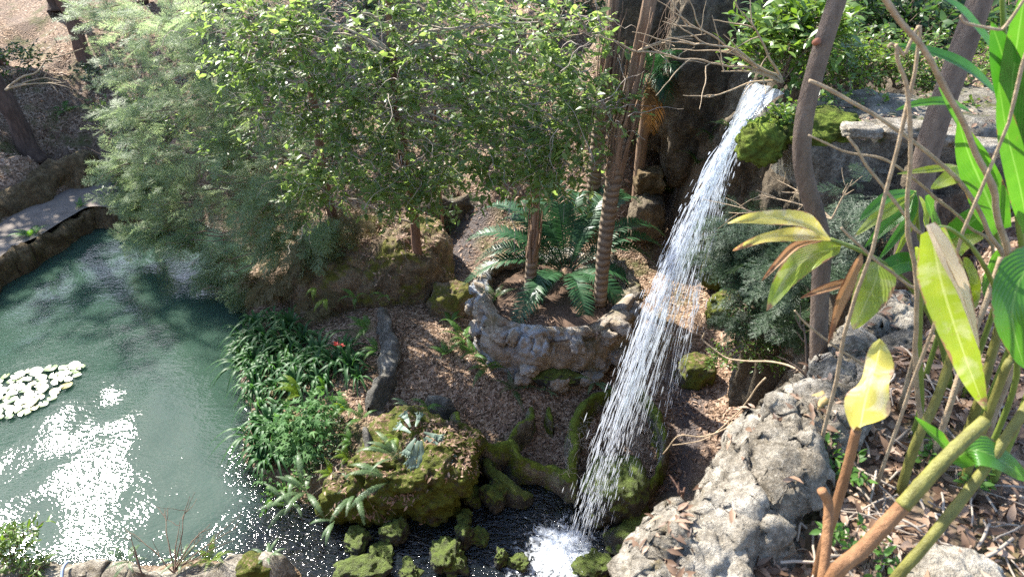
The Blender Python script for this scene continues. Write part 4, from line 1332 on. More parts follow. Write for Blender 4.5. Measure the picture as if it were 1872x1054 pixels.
lf, tw = leafy(cb, [r_ for *_, r_ in BRD], 32, 21, (.22, .48), (.065, .145), 11)
obj('foliage', lf, BROAD, broad)
obj('twig', tw, TWIG, broad)
br = MB()
br2 = MB()
for k, c_ in enumerate(cb):
    t_ = min(tb, key=lambda q: abs(q[2] - (c_[2] - .25)))
    (br2 if c_[2] > 11 else br).merge(branch_mb([t_, t_ * .55 + c_ * .45 + np.array([0, 0, .15]), c_, c_ + (c_ - t_) * .08], .02, .006, 18, .10, 40 + k, 5))
obj('branch', br2, TWIG, broad)
for k in range(520):
    c_ = cb[g_.integers(len(cb) - len(SHADE_HI))]
    a = c_ + g_.normal(0, .28, 3)
    d = nrm(g_.normal(0, 1, 3) * np.array([1, 1, .7])) * g_.uniform(.3, .8)
    v_, f_ = tube(wiggle(smooth_path([a, a + d * .5 + [0, 0, .06], a + d], 9), .06, 4, 100 + k), np.linspace(.006, .002, 9), 3, False)
    br.add(v_, f_)
obj('branch', br, TWIG, broad)
solo('sapling', branch_mb([at_y(806, 445, 10.6), at_y(806, 380, 10.6), at_y(802, 300, 10.6), at_y(795, 200, 10.6), at_y(790, 60, 10.6)], .03, .018, 20, .03, 9, 6), BARK_RED, 'thin bare reddish sapling just behind the glossy leaved tree', 'sapling')

# ------------------------------------------------------------------ ringed palm trunks in and behind the planter
PALM_BARK, nt, out = new_mat('ringed_palm_bark')
P = pos(nt)
wvn = nd(nt, 'ShaderNodeTexWave', {'Vector': P, 'Scale': 3.0, 'Distortion': 3.0, 'Detail': 3.0, 'Detail Scale': 2.0}, bands_direction='Z')
n1 = noise(nt, P, 7, 5, .65)
cc = mixc(nt, n1, (.11, .08, .055), (.30, .235, .17))
cc = mixc(nt, math_n(nt, 'MULTIPLY', ramp(nt, wvn.outputs['Fac'], [(.1, (1, 1, 1)), (.35, (0, 0, 0))]), .6), cc, (.06, .04, .028))
bmn = nd(nt, 'ShaderNodeBump', {'Height': math_n(nt, 'ADD', wvn.outputs['Fac'], math_n(nt, 'MULTIPLY', n1, .5)), 'Strength': .6, 'Distance': .03})
p = nd(nt, 'ShaderNodeBsdfPrincipled', {'Base Color': cc, 'Roughness': .85, 'Normal': bmn.outputs[0], 'Specular IOR Level': .2})
nt.links.new(p.outputs[0], out.inputs[0])
SHRED = simple_mat('shredded_palm_wood', (.085, .05, .03), (.36, .24, .155), 26, .85, 1.0, 60, (1, 1, .06))


def palm_trunk(label, pts, r0, r1, split, seed, strips=16, sl=.9):
    """pts world path; above fraction `split` the trunk is torn into long strips"""
    path = smooth_path(pts, 60)
    ks = int(split * 59)
    t_ = thing('broken_palm', label, 'palm', path[0])
    rad = np.linspace(r0, r1, 60)
    ring = 1 + .05 * np.maximum(0, np.sin(np.arange(60) * 1.9)) 
    v_, f_ = tube(path[:ks + 3], (rad * ring)[:ks + 3], 14)
    obj('trunk', MB().add(v_, f_), PALM_BARK, t_)
    gg = np.random.default_rng(seed)
    st = MB()
    if ks < 56:
        core = tube(path[ks - 2:], rad[ks - 2:] * np.linspace(.85, .6, 62 - ks), 9)
        st.add(*core)
        for q in range(strips):
            a_ = q / strips * 2 * np.pi + gg.normal(0, .2)
            n_ = gg.integers(int((60 - ks) * .45), 60 - ks + 1)
            b0 = max(ks - 3 - gg.integers(0, 4), 0)
            seg = path[b0:b0 + n_]
            rr = rad[b0:b0 + len(seg)] * np.linspace(1.0, gg.uniform(1.0, 1.5) * sl, len(seg))
            dvec = np.array([math.cos(a_), math.sin(a_), 0])
            ctr = seg + dvec * rr[:, None]
            ctr = wiggle(ctr, .02, 3, seed + q)
            wd = np.array([-dvec[1], dvec[0], 0]) * r0 * gg.uniform(.22, .42)
            w_ = np.linspace(1, .25, len(seg))[:, None]
            th2 = dvec * .012
            L_ = len(seg)
            v_ = np.concatenate([ctr - wd * w_, ctr + wd * w_, ctr + wd * w_ * .8 + th2, ctr - wd * w_ * .8 + th2])
            i_ = np.arange(L_ - 1)
            f_ = np.concatenate([np.stack([i_ + a * L_, i_ + b * L_, i_ + b * L_ + 1, i_ + a * L_ + 1], -1) for a, b in ((0, 1), (1, 2), (2, 3), (3, 0))])
            st.add(v_, f_)
        obj('torn_wood', st, SHRED, t_)
    return t_


palm_trunk('tallest ringed palm trunk in the planter, its upper half torn into strips', [at_y(1097, 556, 8.15), at_y(1103, 470, 8.15), at_y(1114, 380, 8.15), at_y(1126, 300, 8.15), at_y(1142, 220, 8.15), at_y(1165, 110, 8.15), at_y(1188, 0, 8.1), at_y(1205, -90, 8.1)], .092, .125, .50, 5, 20, 1.15)
palm_trunk('short broken palm stump in the planter with a split dark top', [at_y(967, 542, 8.4), at_y(972, 480, 8.4), at_y(978, 410, 8.4), at_y(983, 335, 8.4)], .088, .075, .45, 6, 9, .8)
palm_trunk('ringed palm trunk standing behind the cycad, half hidden by the tallest one', [at_y(1082, 440, 9.9), at_y(1086, 340, 9.9), at_y(1094, 250, 9.9), at_y(1108, 130, 9.9), at_y(1120, 20, 9.9), at_y(1130, -60, 9.9)], .105, .11, .55, 7, 14, 1.1)

# ------------------------------------------------------------------ trees on the hillside
hill = [('leaning ridged trunk rooted beside the ochre boulder wall', [(62, 290), (40, 250), (18, 205), (-8, 155), (-60, 50), (-130, -90), (-190, -230)], .21, .13, 31, 'dark trunk'),
        ('reddish brown trunk higher up the littered slope', [(158, 108), (146, 75), (128, 35), (110, -10), (80, -90), (50, -180)], .17, .12, 32, 'red'),
        ('shaded dark trunk at the top edge beside the reddish one', [(104, 15), (92, -12), (80, -40), (60, -100), (40, -160)], .2, .16, 33, 'dark')]
for lab, pts, r0, r1, s, k in hill:
    b_ = on_ground(*pts[0])
    W = [at_y(x, y, b_[1] + .02 * n_) for n_, (x, y) in enumerate(pts)]
    W[0] = W[0] - np.array([0, 0, .1])
    t_ = thing('hillside_tree', lab, 'tree', W[0])
    path = smooth_path(W, 40)
    rad = np.linspace(r0, r1, 40) * (1 + .55 * np.exp(-np.arange(40) / 2.2))
    v_, f_ = tube(wiggle(path, .05, 1, s), rad, 16)
    v_ = v_ + .02 * fbm(v_ * np.array([9, 9, 2.0]), 3, s)[:, None]
    obj('trunk', MB().add(v_, f_), BARK_RED if k == 'red' else BARK_DARK, t_)
    top = W[-1]
    cs = top + np.random.default_rng(s).normal(0, 1, (6, 3)) * np.array([1.2, 1.2, .6]) + [-.6, .8, 2.6]
    lf, tw = leafy(cs, [.6] * 6, 14, s, (.4, .8), (.10, .17), 10)
    obj('crown', lf, SHRUB_D, t_)
    bm3 = MB()
    for c_ in cs:
        bm3.merge(branch_mb([top, top * .5 + c_ * .5 + [0, 0, .2], c_], .06, .02, 10, .1, s, 5))
    obj('branch', bm3, BARK_DARK, t_)
# unseen trees added on the hilltop, for the pool's reflection and dappled shade
for n_, (x, y, hh_, s) in enumerate([(-14, 19, 7, 1), (-11, 21.5, 7, 2), (-16.5, 16, 6.5, 6), (-7, 22, 7, 7), (-1, 21, 7.5, 3), (4, 19, 7, 4), (9, 15, 6, 5)]):
    z0 = hz(x, y)
    t_ = thing('unseen_tree', 'unseen dark leafy tree added on the hill for shade and reflection', 'tree', (x, y, z0), 'unseen trees added on top of the hill')
    obj('trunk', branch_mb([(x, y, z0 - .2), (x + .2, y, z0 + hh_ * .5), (x, y + .1, z0 + hh_)], .2, .08, 14, .15, s, 8), BARK_DARK, t_)
    gg = np.random.default_rng(s)
    cs = np.array([x, y, z0 + hh_ * .72]) + gg.normal(0, 1, (14, 3)) * np.array([1.3, 1.3, 1.1])
    lf, tw = leafy(cs, [1.2] * 14, 26, s + 60, (.6, 1.1), (.2, .32), 9)
    obj('crown', lf, SHRUB_D, t_)

# rocks clothing the steep bank below the near rim and behind the fall
for k, (c_, r_, lab) in enumerate([((4.0, 9.9, 2.6), (.9, .8, 2.1), 'tall dark rock face on the bank behind the fall'), ((4.5, 8.7, 2.4), (.8, .9, 2.0), 'dark rock face on the bank past the spillway'), ((4.3, 7.4, 2.5), (.7, .8, 1.9), 'dark rock face under the back of the spillway'), ((3.1, 4.9, 3.3), (.55, .7, 1.5), 'dark rock face between the spillway and the limestone bank'),
                                   ((3.4, 11.2, 3.4), (.9, .7, 1.9), 'dark rock face beside the craggy cliff')]):
    rock(lab, c_, r_, 320 + k, M_DARK, 'bank_rock', cat='rock face', amp=.26, sub=6, rough=.09, boxy=.3, pits=.12)

from mathutils.bvhtree import BVHTree
_bv, _bf, _bn = [], [], 0
for o in bpy.data.objects:
    if o.type == 'MESH' and o.name.split('.')[0] in ('ground', 'cliff', 'bank_rock', 'limestone_outcrop', 'rock_outcrop', 'channel', 'pier', 'stacked_rock'):
        n_ = len(o.data.vertices)
        c_ = np.zeros(n_ * 3)
        o.data.vertices.foreach_get('co', c_)
        _bv.append(c_.reshape(-1, 3) + wloc(o))
        _bf += [tuple(i + _bn for i in q.vertices) for q in o.data.polygons]
        _bn += n_
BVH = BVHTree.FromPolygons([tuple(q) for q in np.concatenate(_bv)], _bf)


def on_rock(px, py):
    d = nrm(ray(px, py))
    h_ = BVH.ray_cast(Vector(tuple(CAM)), Vector(tuple(d)))
    return np.array(h_[0]) if h_[0] is not None else on_ground(px, py)


# ------------------------------------------------------------------ cycad
CB = np.array([0.84, 8.86, 1.36])
cy = thing('cycad', 'large dark green cycad with stiff arching fronds filling the stone planter', 'cycad', CB)
obj('trunk', rock_mb(CB + [0, 0, -.06], (.15, .15, .16), 301, amp=.1, sub=4, rough=.12), SHRED, cy)
tips = [(853, 440, 9.2, .16), (848, 520, 8.7, .16), (880, 385, 9.9, .3), (915, 405, 9.7, .25), (870, 480, 9.0, .2), (950, 375, 10.1, .4), (1000, 338, 9.9, .45), (1025, 380, 9.9, .4), (1060, 360, 10.0, .5), (1110, 395, 9.9, .4), (1140, 360, 10.2, .5), (1170, 372, 10.1, .4), (1212, 430, 9.7, .3),
        (1216, 458, 9.4, .25), (1195, 480, 9.2, .25), (1190, 560, 8.6, .2), (1072, 606, 7.72, .2), (932, 622, 7.6, .22), (960, 590, 7.9, .25), (1150, 590, 8.0, .2), (900, 445, 9.5, .25), (985, 420, 9.6, .4), (1085, 420, 9.5, .4)]
for k, (px, py, yy, lift) in enumerate(tips):
    t_ = at_y(px, py, yy)
    a_ = nrm((t_ - CB) * [1, 1, 0]) * .07
    b0 = CB + a_ + [0, 0, .04]
    L_ = np.linalg.norm(t_ - b0)
    mid = b0 * .45 + t_ * .55 + np.array([0, 0, lift + .36 * L_])
    obj('frond', frond_mb(b0, mid, t_, 54, .235, .030, 'cycad', .42, .22, .16, .010, seed=k), CYCAD_M, cy)

# ------------------------------------------------------------------ ferns
FR = {}
for key, (m_, pl_, pw_, pr_, n_) in {'soft': (FERN_M, .21, .050, 'fern', 26), 'yellow': (FERN_Y, .21, .050, 'fern', 26), 'pale': (FERN_PALE, .10, .020, 'cycad', 44), 'dark': (SHRUB_D, .17, .036, 'fern', 28)}.items():
    for q in range(3):
        h_ = (.34, .5, .22)[q]
        FR[key, q] = frond_mb((0, 0, 0), (0, .5, h_ + .12), (0, 1, (.18, .30, -.12)[q]), n_, pl_, pw_, pr_, .30, .05, .35, .008, seed=q).mesh('fern_frond', m_)


def fern(px, py, size, label, kind='soft', n=7, p=None, face=None, group=None, dz=0.0, spread=360, tilt=0.0):
    p = on_ground(px, py) if p is None else np.asarray(p, float)
    t_ = thing('fern', label, 'fern', p + [0, 0, dz], group)
    gg = np.random.default_rng(int(px * 7 + py))
    a0 = gg.uniform(0, 360) if face is None else face
    for k in range(n):
        o = bpy.data.objects.new('frond', FR[kind, int(gg.integers(3))])
        COL.objects.link(o)
        o.parent = t_
        a_ = a0 + (k / n - .5) * spread + gg.normal(0, 10)
        o.rotation_euler = (R(gg.normal(8, 9) + tilt), R(gg.normal(0, 8)), R(a_))
        s_ = size * gg.uniform(.72, 1.08)
        o.scale = (s_, s_, s_)
    return t_


# face is the heading of the middle frond in degrees (0 = away from the camera, 180 = towards it, 90 = to the left)
fern(590, 680, .42, 'large bright fern with one tall upright frond among the strap leaves', 'soft', 3, at_z(592, 712, .62), 170, spread=90, tilt=35)
fern(520, 725, .40, 'light yellow green fern spilling over the pool side of the strap leaves', 'yellow', 4, at_z(548, 722, .62), 110, spread=110, tilt=10)
fern(650, 610, .34, 'fern hanging beside the top of the knobbly edging stones', 'soft', 5, at_z(672, 600, .85), 130, spread=180)
fern(680, 620, .30, 'fern leaning against the middle of the knobbly edging', 'soft', 5, at_z(690, 640, .72), 110, spread=160)
fern(655, 560, .32, 'bright fern under the lip of the big boulder, left of the edging', 'soft', 4, at_z(650, 545, 1.15), 180, spread=200)
fern(703, 548, .26, 'little bright fern at the very top of the edging', 'soft', 3, at_z(703, 540, 1.05), 190, spread=150)
fern(600, 555, .28, 'yellowish fern dangling down the left face of the big boulder', 'yellow', 3, at_z(596, 545, 1.0), 180, spread=80, tilt=-45)
fern(575, 535, .24, 'small yellowish fern higher on the left face of the big boulder', 'yellow', 3, at_z(575, 525, 1.1), 180, spread=80, tilt=-45)
fern(640, 720, .34, 'broad fern at the upper edge of the lobed leaf shrub', 'soft', 5, at_z(640, 745, .62), 120, spread=150)
fern(630, 738, .32, 'yellow green fern close against the lobed leaf shrub', 'yellow', 3, at_z(628, 750, .60), 170, spread=110)
fern(658, 752, .30, 'fern with spread fronds beside the grey stake like stone', 'soft', 4, at_z(662, 765, .68), 60, spread=220)
fern(640, 800, .26, 'fern tucked below the grey stake like stone', 'soft', 5, at_z(642, 806, .5), 120, spread=200)
fern(638, 832, .22, 'small yellow green fern at the foot of the lobed leaf shrub', 'yellow', 4, at_z(636, 835, .45), 120, spread=160)
fern(592, 862, .26, 'yellow fern with a broad frond low beside the shallow outlet', 'yellow', 3, at_z(606, 866, .38), 100, spread=100, tilt=8)
fern(690, 885, .55, 'long pale sword fern sweeping left across the moss boulder', 'pale', 5, at_z(712, 880, .62), 95, spread=80, tilt=-8)
fern(700, 840, .45, 'pale sword fern on the shoulder of the moss boulder', 'pale', 5, at_z(726, 838, .78), 90, spread=110, tilt=-5)
fern(540, 905, .48, 'pale sword fern leaning over the shallow outlet', 'pale', 7, at_z(560, 900, .30), 120, spread=260)
fern(510, 925, .42, 'pale sword fern at the tip of the bank by the outlet', 'pale', 6, at_z(530, 926, .22), 120, spread=240)
fern(590, 960, .36, 'pale sword fern with one frond hanging over the dark water', 'pale', 3, at_z(612, 952, .24), 150, spread=90, tilt=-20)
fern(640, 905, .45, 'pale sword fern rooted in the frayed roots under the moss boulder', 'pale', 6, at_z(650, 905, .42), 140, spread=240)
fern(720, 800, .24, 'small yellow fern on the litter on top of the moss boulder', 'yellow', 3, at_z(722, 798, .95), 170, spread=120)
fern(780, 735, .26, 'feathery fern at the head of the moss boulder', 'soft', 6, at_z(782, 742, .72), 180, spread=200)
fern(745, 738, .26, 'pale fern beside the feathery one at the head of the moss boulder', 'pale', 6, at_z(748, 742, .72), 180, spread=240)
fern(845, 610, 0.47, 'bright fern on the mulch path, largest of the group by the planter', 'soft', 7, at_z(846, 618, .56))
fern(862, 640, 0.39, 'bright fern nearest the planter wall on the mulch path', 'soft', 6, at_z(866, 648, .54))
fern(815, 645, 0.31, 'small fern out on the open mulch left of the planter', 'soft', 5, at_z(818, 648, .54))
fern(822, 582, 0.26, 'tiny bright fern at the foot of the squat rock', 'soft', 5, at_z(824, 588, .6))
fern(892, 690, 0.42, 'drooping fern at the lower left corner of the planter', 'soft', 5, at_z(892, 672, .62), 180, spread=200)
fern(938, 712, 0.39, 'bluish fern under the planter wall', 'dark', 6, at_z(938, 712, .48))
fern(1085, 690, .34, 'pale feathery fern behind the fall at the planter wall', 'pale', 5, at_z(1086, 700, .6), 180, spread=200)
fern(1000, 690, .22, 'grassy fern below the moss cushion of the planter', 'pale', 6, at_z(1000, 715, .5))
fern(52, 430, .45, 'bright fern on the stone kerb at the left of the pool', 'soft', 7, at_z(62, 432, .42))
fern(118, 392, .30, 'bright fern farther along the stone kerb', 'soft', 6, at_z(148, 378, .42))
fern(118, 205, .55, 'bright fern on the littered slope between the hillside trunks', 'soft', 6)
fern(1310, 265, .5, 'dark fern on the cliff left of the fall', 'dark', 7, on_rock(1300, 250), 150, spread=300)
fern(1290, 300, .5, 'rusty tipped dark fern close behind the fall', 'dark', 7, on_rock(1275, 300), 130, spread=300)
fern(1335, 230, .4, 'small dark fern beneath the lip of the spillway', 'dark', 6, on_rock(1335, 235), 130, spread=300)
fern(1425, 660, .16, 'small light fern on the bank below the sapling', 'yellow', 4, on_rock(1432, 668), 150, spread=150)
fern(400, 1000, .26, 'bleached fern on the sunlit ledge beside the dry twigs', 'yellow', 6, at_z(388, 1022, .28))
fern(240, 1010, .28, 'bleached feathery fern on the sunlit ledge right of the hose', 'pale', 9, at_z(235, 1028, .28))
fern(335, 1005, .26, 'bleached feathery fern in the middle of the sunlit ledge', 'pale', 8, at_z(335, 1026, .28))
fern(490, 1005, .24, 'pale feathery fern at the end of the sunlit ledge by the outlet', 'pale', 8, at_z(490, 1020, .3))
fern(880, 500, .36, 'grassy fern on the planter rim beside the broken stump', 'dark', 7, at_z(905, 545, 1.3))

# palm behind the torn trunk
bp = thing('palm', 'small palm with bluish arching fronds and one orange dead frond behind the torn trunk', 'palm', at_y(1195, 150, 11.0))
b0 = at_y(1190, 140, 11.0)
obj('trunk', branch_mb([(b0[0], b0[1] + .1, hz(b0[0], b0[1] + .1) - .1), (b0[0], b0[1] + .05, b0[2] - .5), tuple(b0)], .10, .09, 10, .02, 3, 9), SHRED, bp)
for k, (px, py, m_) in enumerate([(1225, 190, CYCAD_M), (1215, 160, CYCAD_M), (1150, 175, CYCAD_M), (1240, 130, CYCAD_M), (1180, 225, DEAD_FR), (1190, 240, DEAD_FR), (1160, 90, CYCAD_M), (1230, 95, CYCAD_M)]):
    e0 = at_y(px, py, 10.5)
    obj('frond', frond_mb(b0, (b0 + e0) / 2 + [0, -.1, .35], e0, 34, .28, .022, 'cycad', .6, .1, .5, .009, seed=k), m_, bp)

# ------------------------------------------------------------------ strap leaved clumps on the bank
CL = []
for q in range(4):
    gg = np.random.default_rng(40 + q)
    mb3 = MB()
    for k in range(30):
        a_ = gg.uniform(0, 2 * np.pi)
        L_ = gg.uniform(.34, .62)
        e0 = np.array([math.cos(a_), math.sin(a_), 0])
        lean = gg.uniform(.35, 1)
        path = bez(e0 * .03, e0 * L_ * .35 * lean + [0, 0, L_ * .85], e0 * L_ * lean * 1.05 + [0, 0, L_ * (.75 - .75 * lean)], 8)
        sd3 = np.array([-e0[1], e0[0], 0])
        w_ = (.0175 * np.array([.8, 1, 1.05, 1.05, 1, .85, .55, .08]))[:, None]
        v_ = np.concatenate([path - sd3 * w_, path - [0, 0, .004], path + sd3 * w_])
        i_ = np.arange(7)
        mb3.add(v_, np.concatenate([np.stack([i_, i_ + 8, i_ + 9, i_ + 1], -1), np.stack([i_ + 8, i_ + 16, i_ + 17, i_ + 9], -1)]))
    CL.append(mb3.mesh('strap_leaf_clump', LILY_M))
lily_px = [(470, 590), (500, 580), (530, 585), (490, 610), (460, 622), (525, 612), (555, 610), (465, 650), (495, 640), (530, 640), (560, 640), (590, 640), (470, 680), (505, 672), (540, 672), (575, 668), (610, 660), (640, 660), (475, 708), (510, 702), (545, 700),
           (480, 735), (480, 760), (500, 775), (470, 790), (495, 805), (472, 815), (510, 830), (490, 840), (600, 690), (630, 640), (655, 680), (575, 690), (450, 605), (452, 640), (455, 665)]
gg = np.random.default_rng(5)
LLAB = 'dark strap leaved clump in the dense bank between the pool and the mulch path'
for k, (px, py) in enumerate(lily_px):
    p_ = on_ground(px, py + 14)
    o = bpy.data.objects.new('strap_leaf_plant', CL[k % 4])
    COL.objects.link(o)
    o.location = tuple(p_ + [0, 0, -.02])
    s_ = gg.uniform(.8, 1.15)
    o.scale = (s_, s_, s_ * gg.uniform(.85, 1.1))
    o.rotation_euler = (R(gg.normal(0, 6)), R(gg.normal(0, 6)), gg.uniform(0, 6.28))
    tag(o, LLAB, 'strap plant', 'strap leaved clumps on the pool bank')
# stone and red flower deep in the bank
M_FLOWER = leaf_mat('red_flower', [(.5, .03, .015), (.7, .06, .02)], .3, .5)
rf = MB()
p0 = at_z(618, 632, .75)
for k in range(9):
    a_ = gg.uniform(0, 6.28)
    d = np.array([math.cos(a_) * .6, math.sin(a_) * .6, gg.uniform(.3, 1)])
    tv0, tf0 = leaf_t(.45, .1, .3, 3)
    v_, f_, _ = scatter(tv0, tf0, d[None], np.array([[0, -.3, 1.0]]), np.array([.06]), (p0 + d * .02 + np.array([gg.normal(0, .02), gg.normal(0, .02), gg.normal(0, .02)]))[None])
    rf.add(v_, f_)
v_, f_ = tube([p0 - [0, 0, .4], p0 - [0.01, 0, .2], p0], .006, 5)
fl = thing('red_flower', 'red flower glowing in the dark gap behind the strap leaves', 'flower', p0 - [0, 0, .4])
obj('petal_head', rf, M_FLOWER, fl)
obj('stem', MB().add(v_, f_), LILY_M, fl)
rock('grey stone half hidden behind the red flower and strap leaves', at_z(640, 655, .42), (.16, .12, .12), 311, M_GREY, cat='rock', amp=.2)


# ------------------------------------------------------------------ shrubs
def shrub(label, cpts, rad, per, seed, mat, leaf, L=(.12, .25), nleaf=8, lw=.5, name='shrub', cat='shrub', base=None, group=None, droop=.15, up=.35, stem_mat=None):
    c_ = np.asarray(cpts, float)
    base = np.array([c_[:, 0].mean(), c_[:, 1].mean(), c_[:, 2].min() - rad[0] * .8]) if base is None else np.asarray(base, float)
    t_ = thing(name, label, cat, base, group)
    lf_, tw_ = leafy(c_, rad, per, seed, L, leaf, nleaf, droop, lw, .8, up=up)
    obj('foliage', lf_, mat, t_)
    for k, q in enumerate(c_):
        tw_.merge(branch_mb([base, base * .5 + q * .5 + [0, 0, .04], q], .012, .004, 8, .03, seed + k, 5))
    obj('stem', tw_, stem_mat or TWIG_BR, t_)
    return t_


# lobed leaf: five pointed lobes
def lobed_template():
    v, f = [(0, 0, 0)], []
    outl = []
    for a_, l_, w_ in ((-100, .42, .16), (-52, .72, .17), (0, 1.0, .19), (52, .72, .17), (100, .42, .16)):
        a_ = R(a_)
        outl += [(a_ - w_ * 1.9, .26), (a_ - w_ * .75, l_ * .62), (a_, l_), (a_ + w_ * .75, l_ * .62)]
    outl.append((R(100) + .16 * 1.9, .2))
    for a_, l_ in outl:
        v.append((math.sin(a_) * l_ * .6, .35 + math.cos(a_) * l_ * .65 - .0, -.18 * l_ * l_))
    v[0] = (0, .3, 0.03)
    n_ = len(outl)
    f = [(0, i + 2, i + 1) for i in range(n_ - 1)]
    return np.array(v), np.array(f)


LT = lobed_template()


def lobed_shrub(label, cpts, rad, per, seed, size, mat=LOBED_M, base=None):
    gg = np.random.default_rng(seed)
    C = np.repeat(np.asarray(cpts, float), per, 0)
    Rr = np.repeat(np.asarray(rad, float), per)[:, None]
    n_ = len(C)
    o = nrm(gg.normal(0, 1, (n_, 3)) + [0, 0, .35]) * gg.random((n_, 1)) ** .35
    P_ = C + o * Rr
    d = nrm(o * [1, 1, .2] + gg.normal(0, .4, (n_, 3)) + np.array([0, -.2, -.25]))
    up_ = nrm(o * .6 + np.array([0, -.25, 1.0]) + gg.normal(0, .25, (n_, 3)))
    v_, f_, _ = scatter(LT[0], LT[1], d, up_, gg.uniform(*size, n_), P_)
    base = np.asarray(cpts[0]) * [1, 1, 0] + [0, 0, hz(cpts[0][0], cpts[0][1])] if base is None else base
    t_ = thing('lobed_leaf_shrub', label, 'shrub', base)
    obj('foliage', MB().add(v_, f_), mat, t_)
    st = MB()
    for k in range(0, n_, 3):
        st.add(*tube([base + gg.normal(0, .03, 3) * [1, 1, 0], (base + P_[k]) / 2 + [0, 0, .05], P_[k]], [.006, .004, .002], 3, False))
    obj('stem', st, LILY_M, t_)


lobed_shrub('soft light green shrub with lobed leaves on the bank beside the pool', [at_z(545, 770, .55), at_z(580, 760, .62), at_z(520, 790, .45), at_z(570, 800, .5), at_z(590, 740, .6), at_z(545, 820, .38)], [.24, .25, .22, .25, .2, .22], 80, 9, (.11, .20))
lobed_shrub('small lobed leaf plant hanging into the shallow outlet', [at_z(482, 868, .2), at_z(498, 875, .2)], [.1, .1], 12, 10, (.08, .13))
shrub('small leaved creeping shrub below the lobed leaf shrub', [at_z(560, 850, .28), at_z(590, 838, .32), at_z(620, 815, .42), at_z(610, 780, .5)], [.16, .15, .14, .14], 40, 11, SHRUB_D, (.025, .045), (.08, .16), 8)
shrub('round leaved plant above the outlet, left of the pale sword ferns', [at_z(505, 905, .2), at_z(540, 890, .25)], [.12, .12], 14, 12, FERN_M, (.05, .08), (.08, .15), 6)

# antler fern on the moss boulder
ant = thing('antler_fern', 'grey green antler shaped fern clinging to the top of the moss boulder', 'antler fern', at_z(765, 815, .95))


def antler(b0, e0, w, seed):
    gg = np.random.default_rng(seed)
    d = e0 - b0
    L_ = np.linalg.norm(d)
    d = d / L_
    S = nrm(np.cross(d, np.array([0, -.5, 1.0])))
    U = np.cross(S, d)
    v, f = [], []

    def lobe(a, dd, l, w0, w1, lev):
        n_ = 5
        s_ = S * math.cos(dd) + d * math.sin(dd) * -1
        dirn = d * math.cos(dd) + S * math.sin(dd)
        o = len(v)
        for k in range(n_):
            u = k / (n_ - 1)
            c_ = a + dirn * l * u - np.array([0, 0, 1.0]) * (.12 * l * u * u) + U * .01 * math.sin(u * 5 + seed)
            ww = (w0 * (1 - u) + w1 * u) * (1 if lev < 2 else (1 - .85 * u ** 2))
            v.extend([c_ - s_ * ww, c_ + U * .006, c_ + s_ * ww])
        for k in range(n_ - 1):
            q = o + k * 3
            f.extend([(q, q + 1, q + 4, q + 3), (q + 1, q + 2, q + 5, q + 4)])
        end = a + dirn * l - np.array([0, 0, 1.0]) * (.12 * l)
        if lev < 2:
            for sg in ((-1, 1) if lev else (-1, 0, 1)):
                lobe(end - dirn * l * .12, dd + sg * gg.uniform(.32, .55), l * gg.uniform(.5, .62), w1 * .62, w1 * .5, lev + 1)
    lobe(b0, 0, L_ * .55, w * .3, w, 0)
    return MB().add(np.array(v), np.array(f))


for k, (bx, by, bz, ex, ey, ez, w_) in enumerate([(765, 805, .98, 745, 860, .78, .05), (770, 805, .98, 770, 862, .78, .05), (775, 800, .98, 800, 850, .80, .045), (778, 798, 1.0, 838, 838, .90, .045), (760, 800, 1.0, 735, 835, .9, .04), (750, 790, 1.02, 720, 770, 1.0, .035),
                                                   (750, 780, 1.05, 735, 745, 1.1, .035), (760, 780, 1.05, 770, 745, 1.1, .03), (775, 790, 1.02, 815, 800, 1.0, .035)]):
    obj('leaf', antler(at_z(bx, by, bz), at_z(ex, ey, ez), w_, k), STAG_M, ant)

# hillside and background shrubs
gg = np.random.default_rng(77)


def ground_shrub(label, px, py, rad, per, seed, mat, leaf, n=4, hgt=.5, y=None, at=None, **k):
    b_ = at if at is not None else on_ground(px, py) if y is None else at_y(px, py, y)
    gz_ = hz(b_[0], b_[1])
    top_ = b_.copy()
    if y is not None:
        top_[2] = max(b_[2], gz_ + .05)
        b_ = np.array([b_[0], b_[1], gz_ - .03 if top_[2] - gz_ < .8 else top_[2] - .05])
    else:
        top_ = b_
    c_ = top_ + np.random.default_rng(seed).normal(0, 1, (n, 3)) * np.array([rad, rad, rad * .4]) * .9 + [0, 0, hgt]
    return shrub(label, c_, [rad] * n, per, seed, mat, leaf, base=b_, **k)


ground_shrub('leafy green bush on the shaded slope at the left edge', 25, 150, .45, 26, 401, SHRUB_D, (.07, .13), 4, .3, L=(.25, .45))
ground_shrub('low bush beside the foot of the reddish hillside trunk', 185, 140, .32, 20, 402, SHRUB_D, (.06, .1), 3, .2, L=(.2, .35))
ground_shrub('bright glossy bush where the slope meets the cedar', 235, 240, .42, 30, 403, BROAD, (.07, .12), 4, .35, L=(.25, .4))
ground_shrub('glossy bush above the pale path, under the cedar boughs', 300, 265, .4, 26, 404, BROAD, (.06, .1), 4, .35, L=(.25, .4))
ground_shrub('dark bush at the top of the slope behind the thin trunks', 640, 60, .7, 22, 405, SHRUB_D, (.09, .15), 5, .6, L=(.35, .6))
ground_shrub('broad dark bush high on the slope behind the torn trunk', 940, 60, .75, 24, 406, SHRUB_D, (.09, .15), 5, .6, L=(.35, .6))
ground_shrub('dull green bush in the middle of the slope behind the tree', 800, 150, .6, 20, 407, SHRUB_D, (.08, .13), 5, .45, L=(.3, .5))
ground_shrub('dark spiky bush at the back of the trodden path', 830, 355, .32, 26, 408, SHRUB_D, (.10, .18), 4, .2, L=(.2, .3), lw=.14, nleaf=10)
ground_shrub('dark bush filling the dip left of the thin trunks', 480, 300, .5, 24, 409, SHRUB_D, (.07, .12), 4, .4, L=(.3, .5))
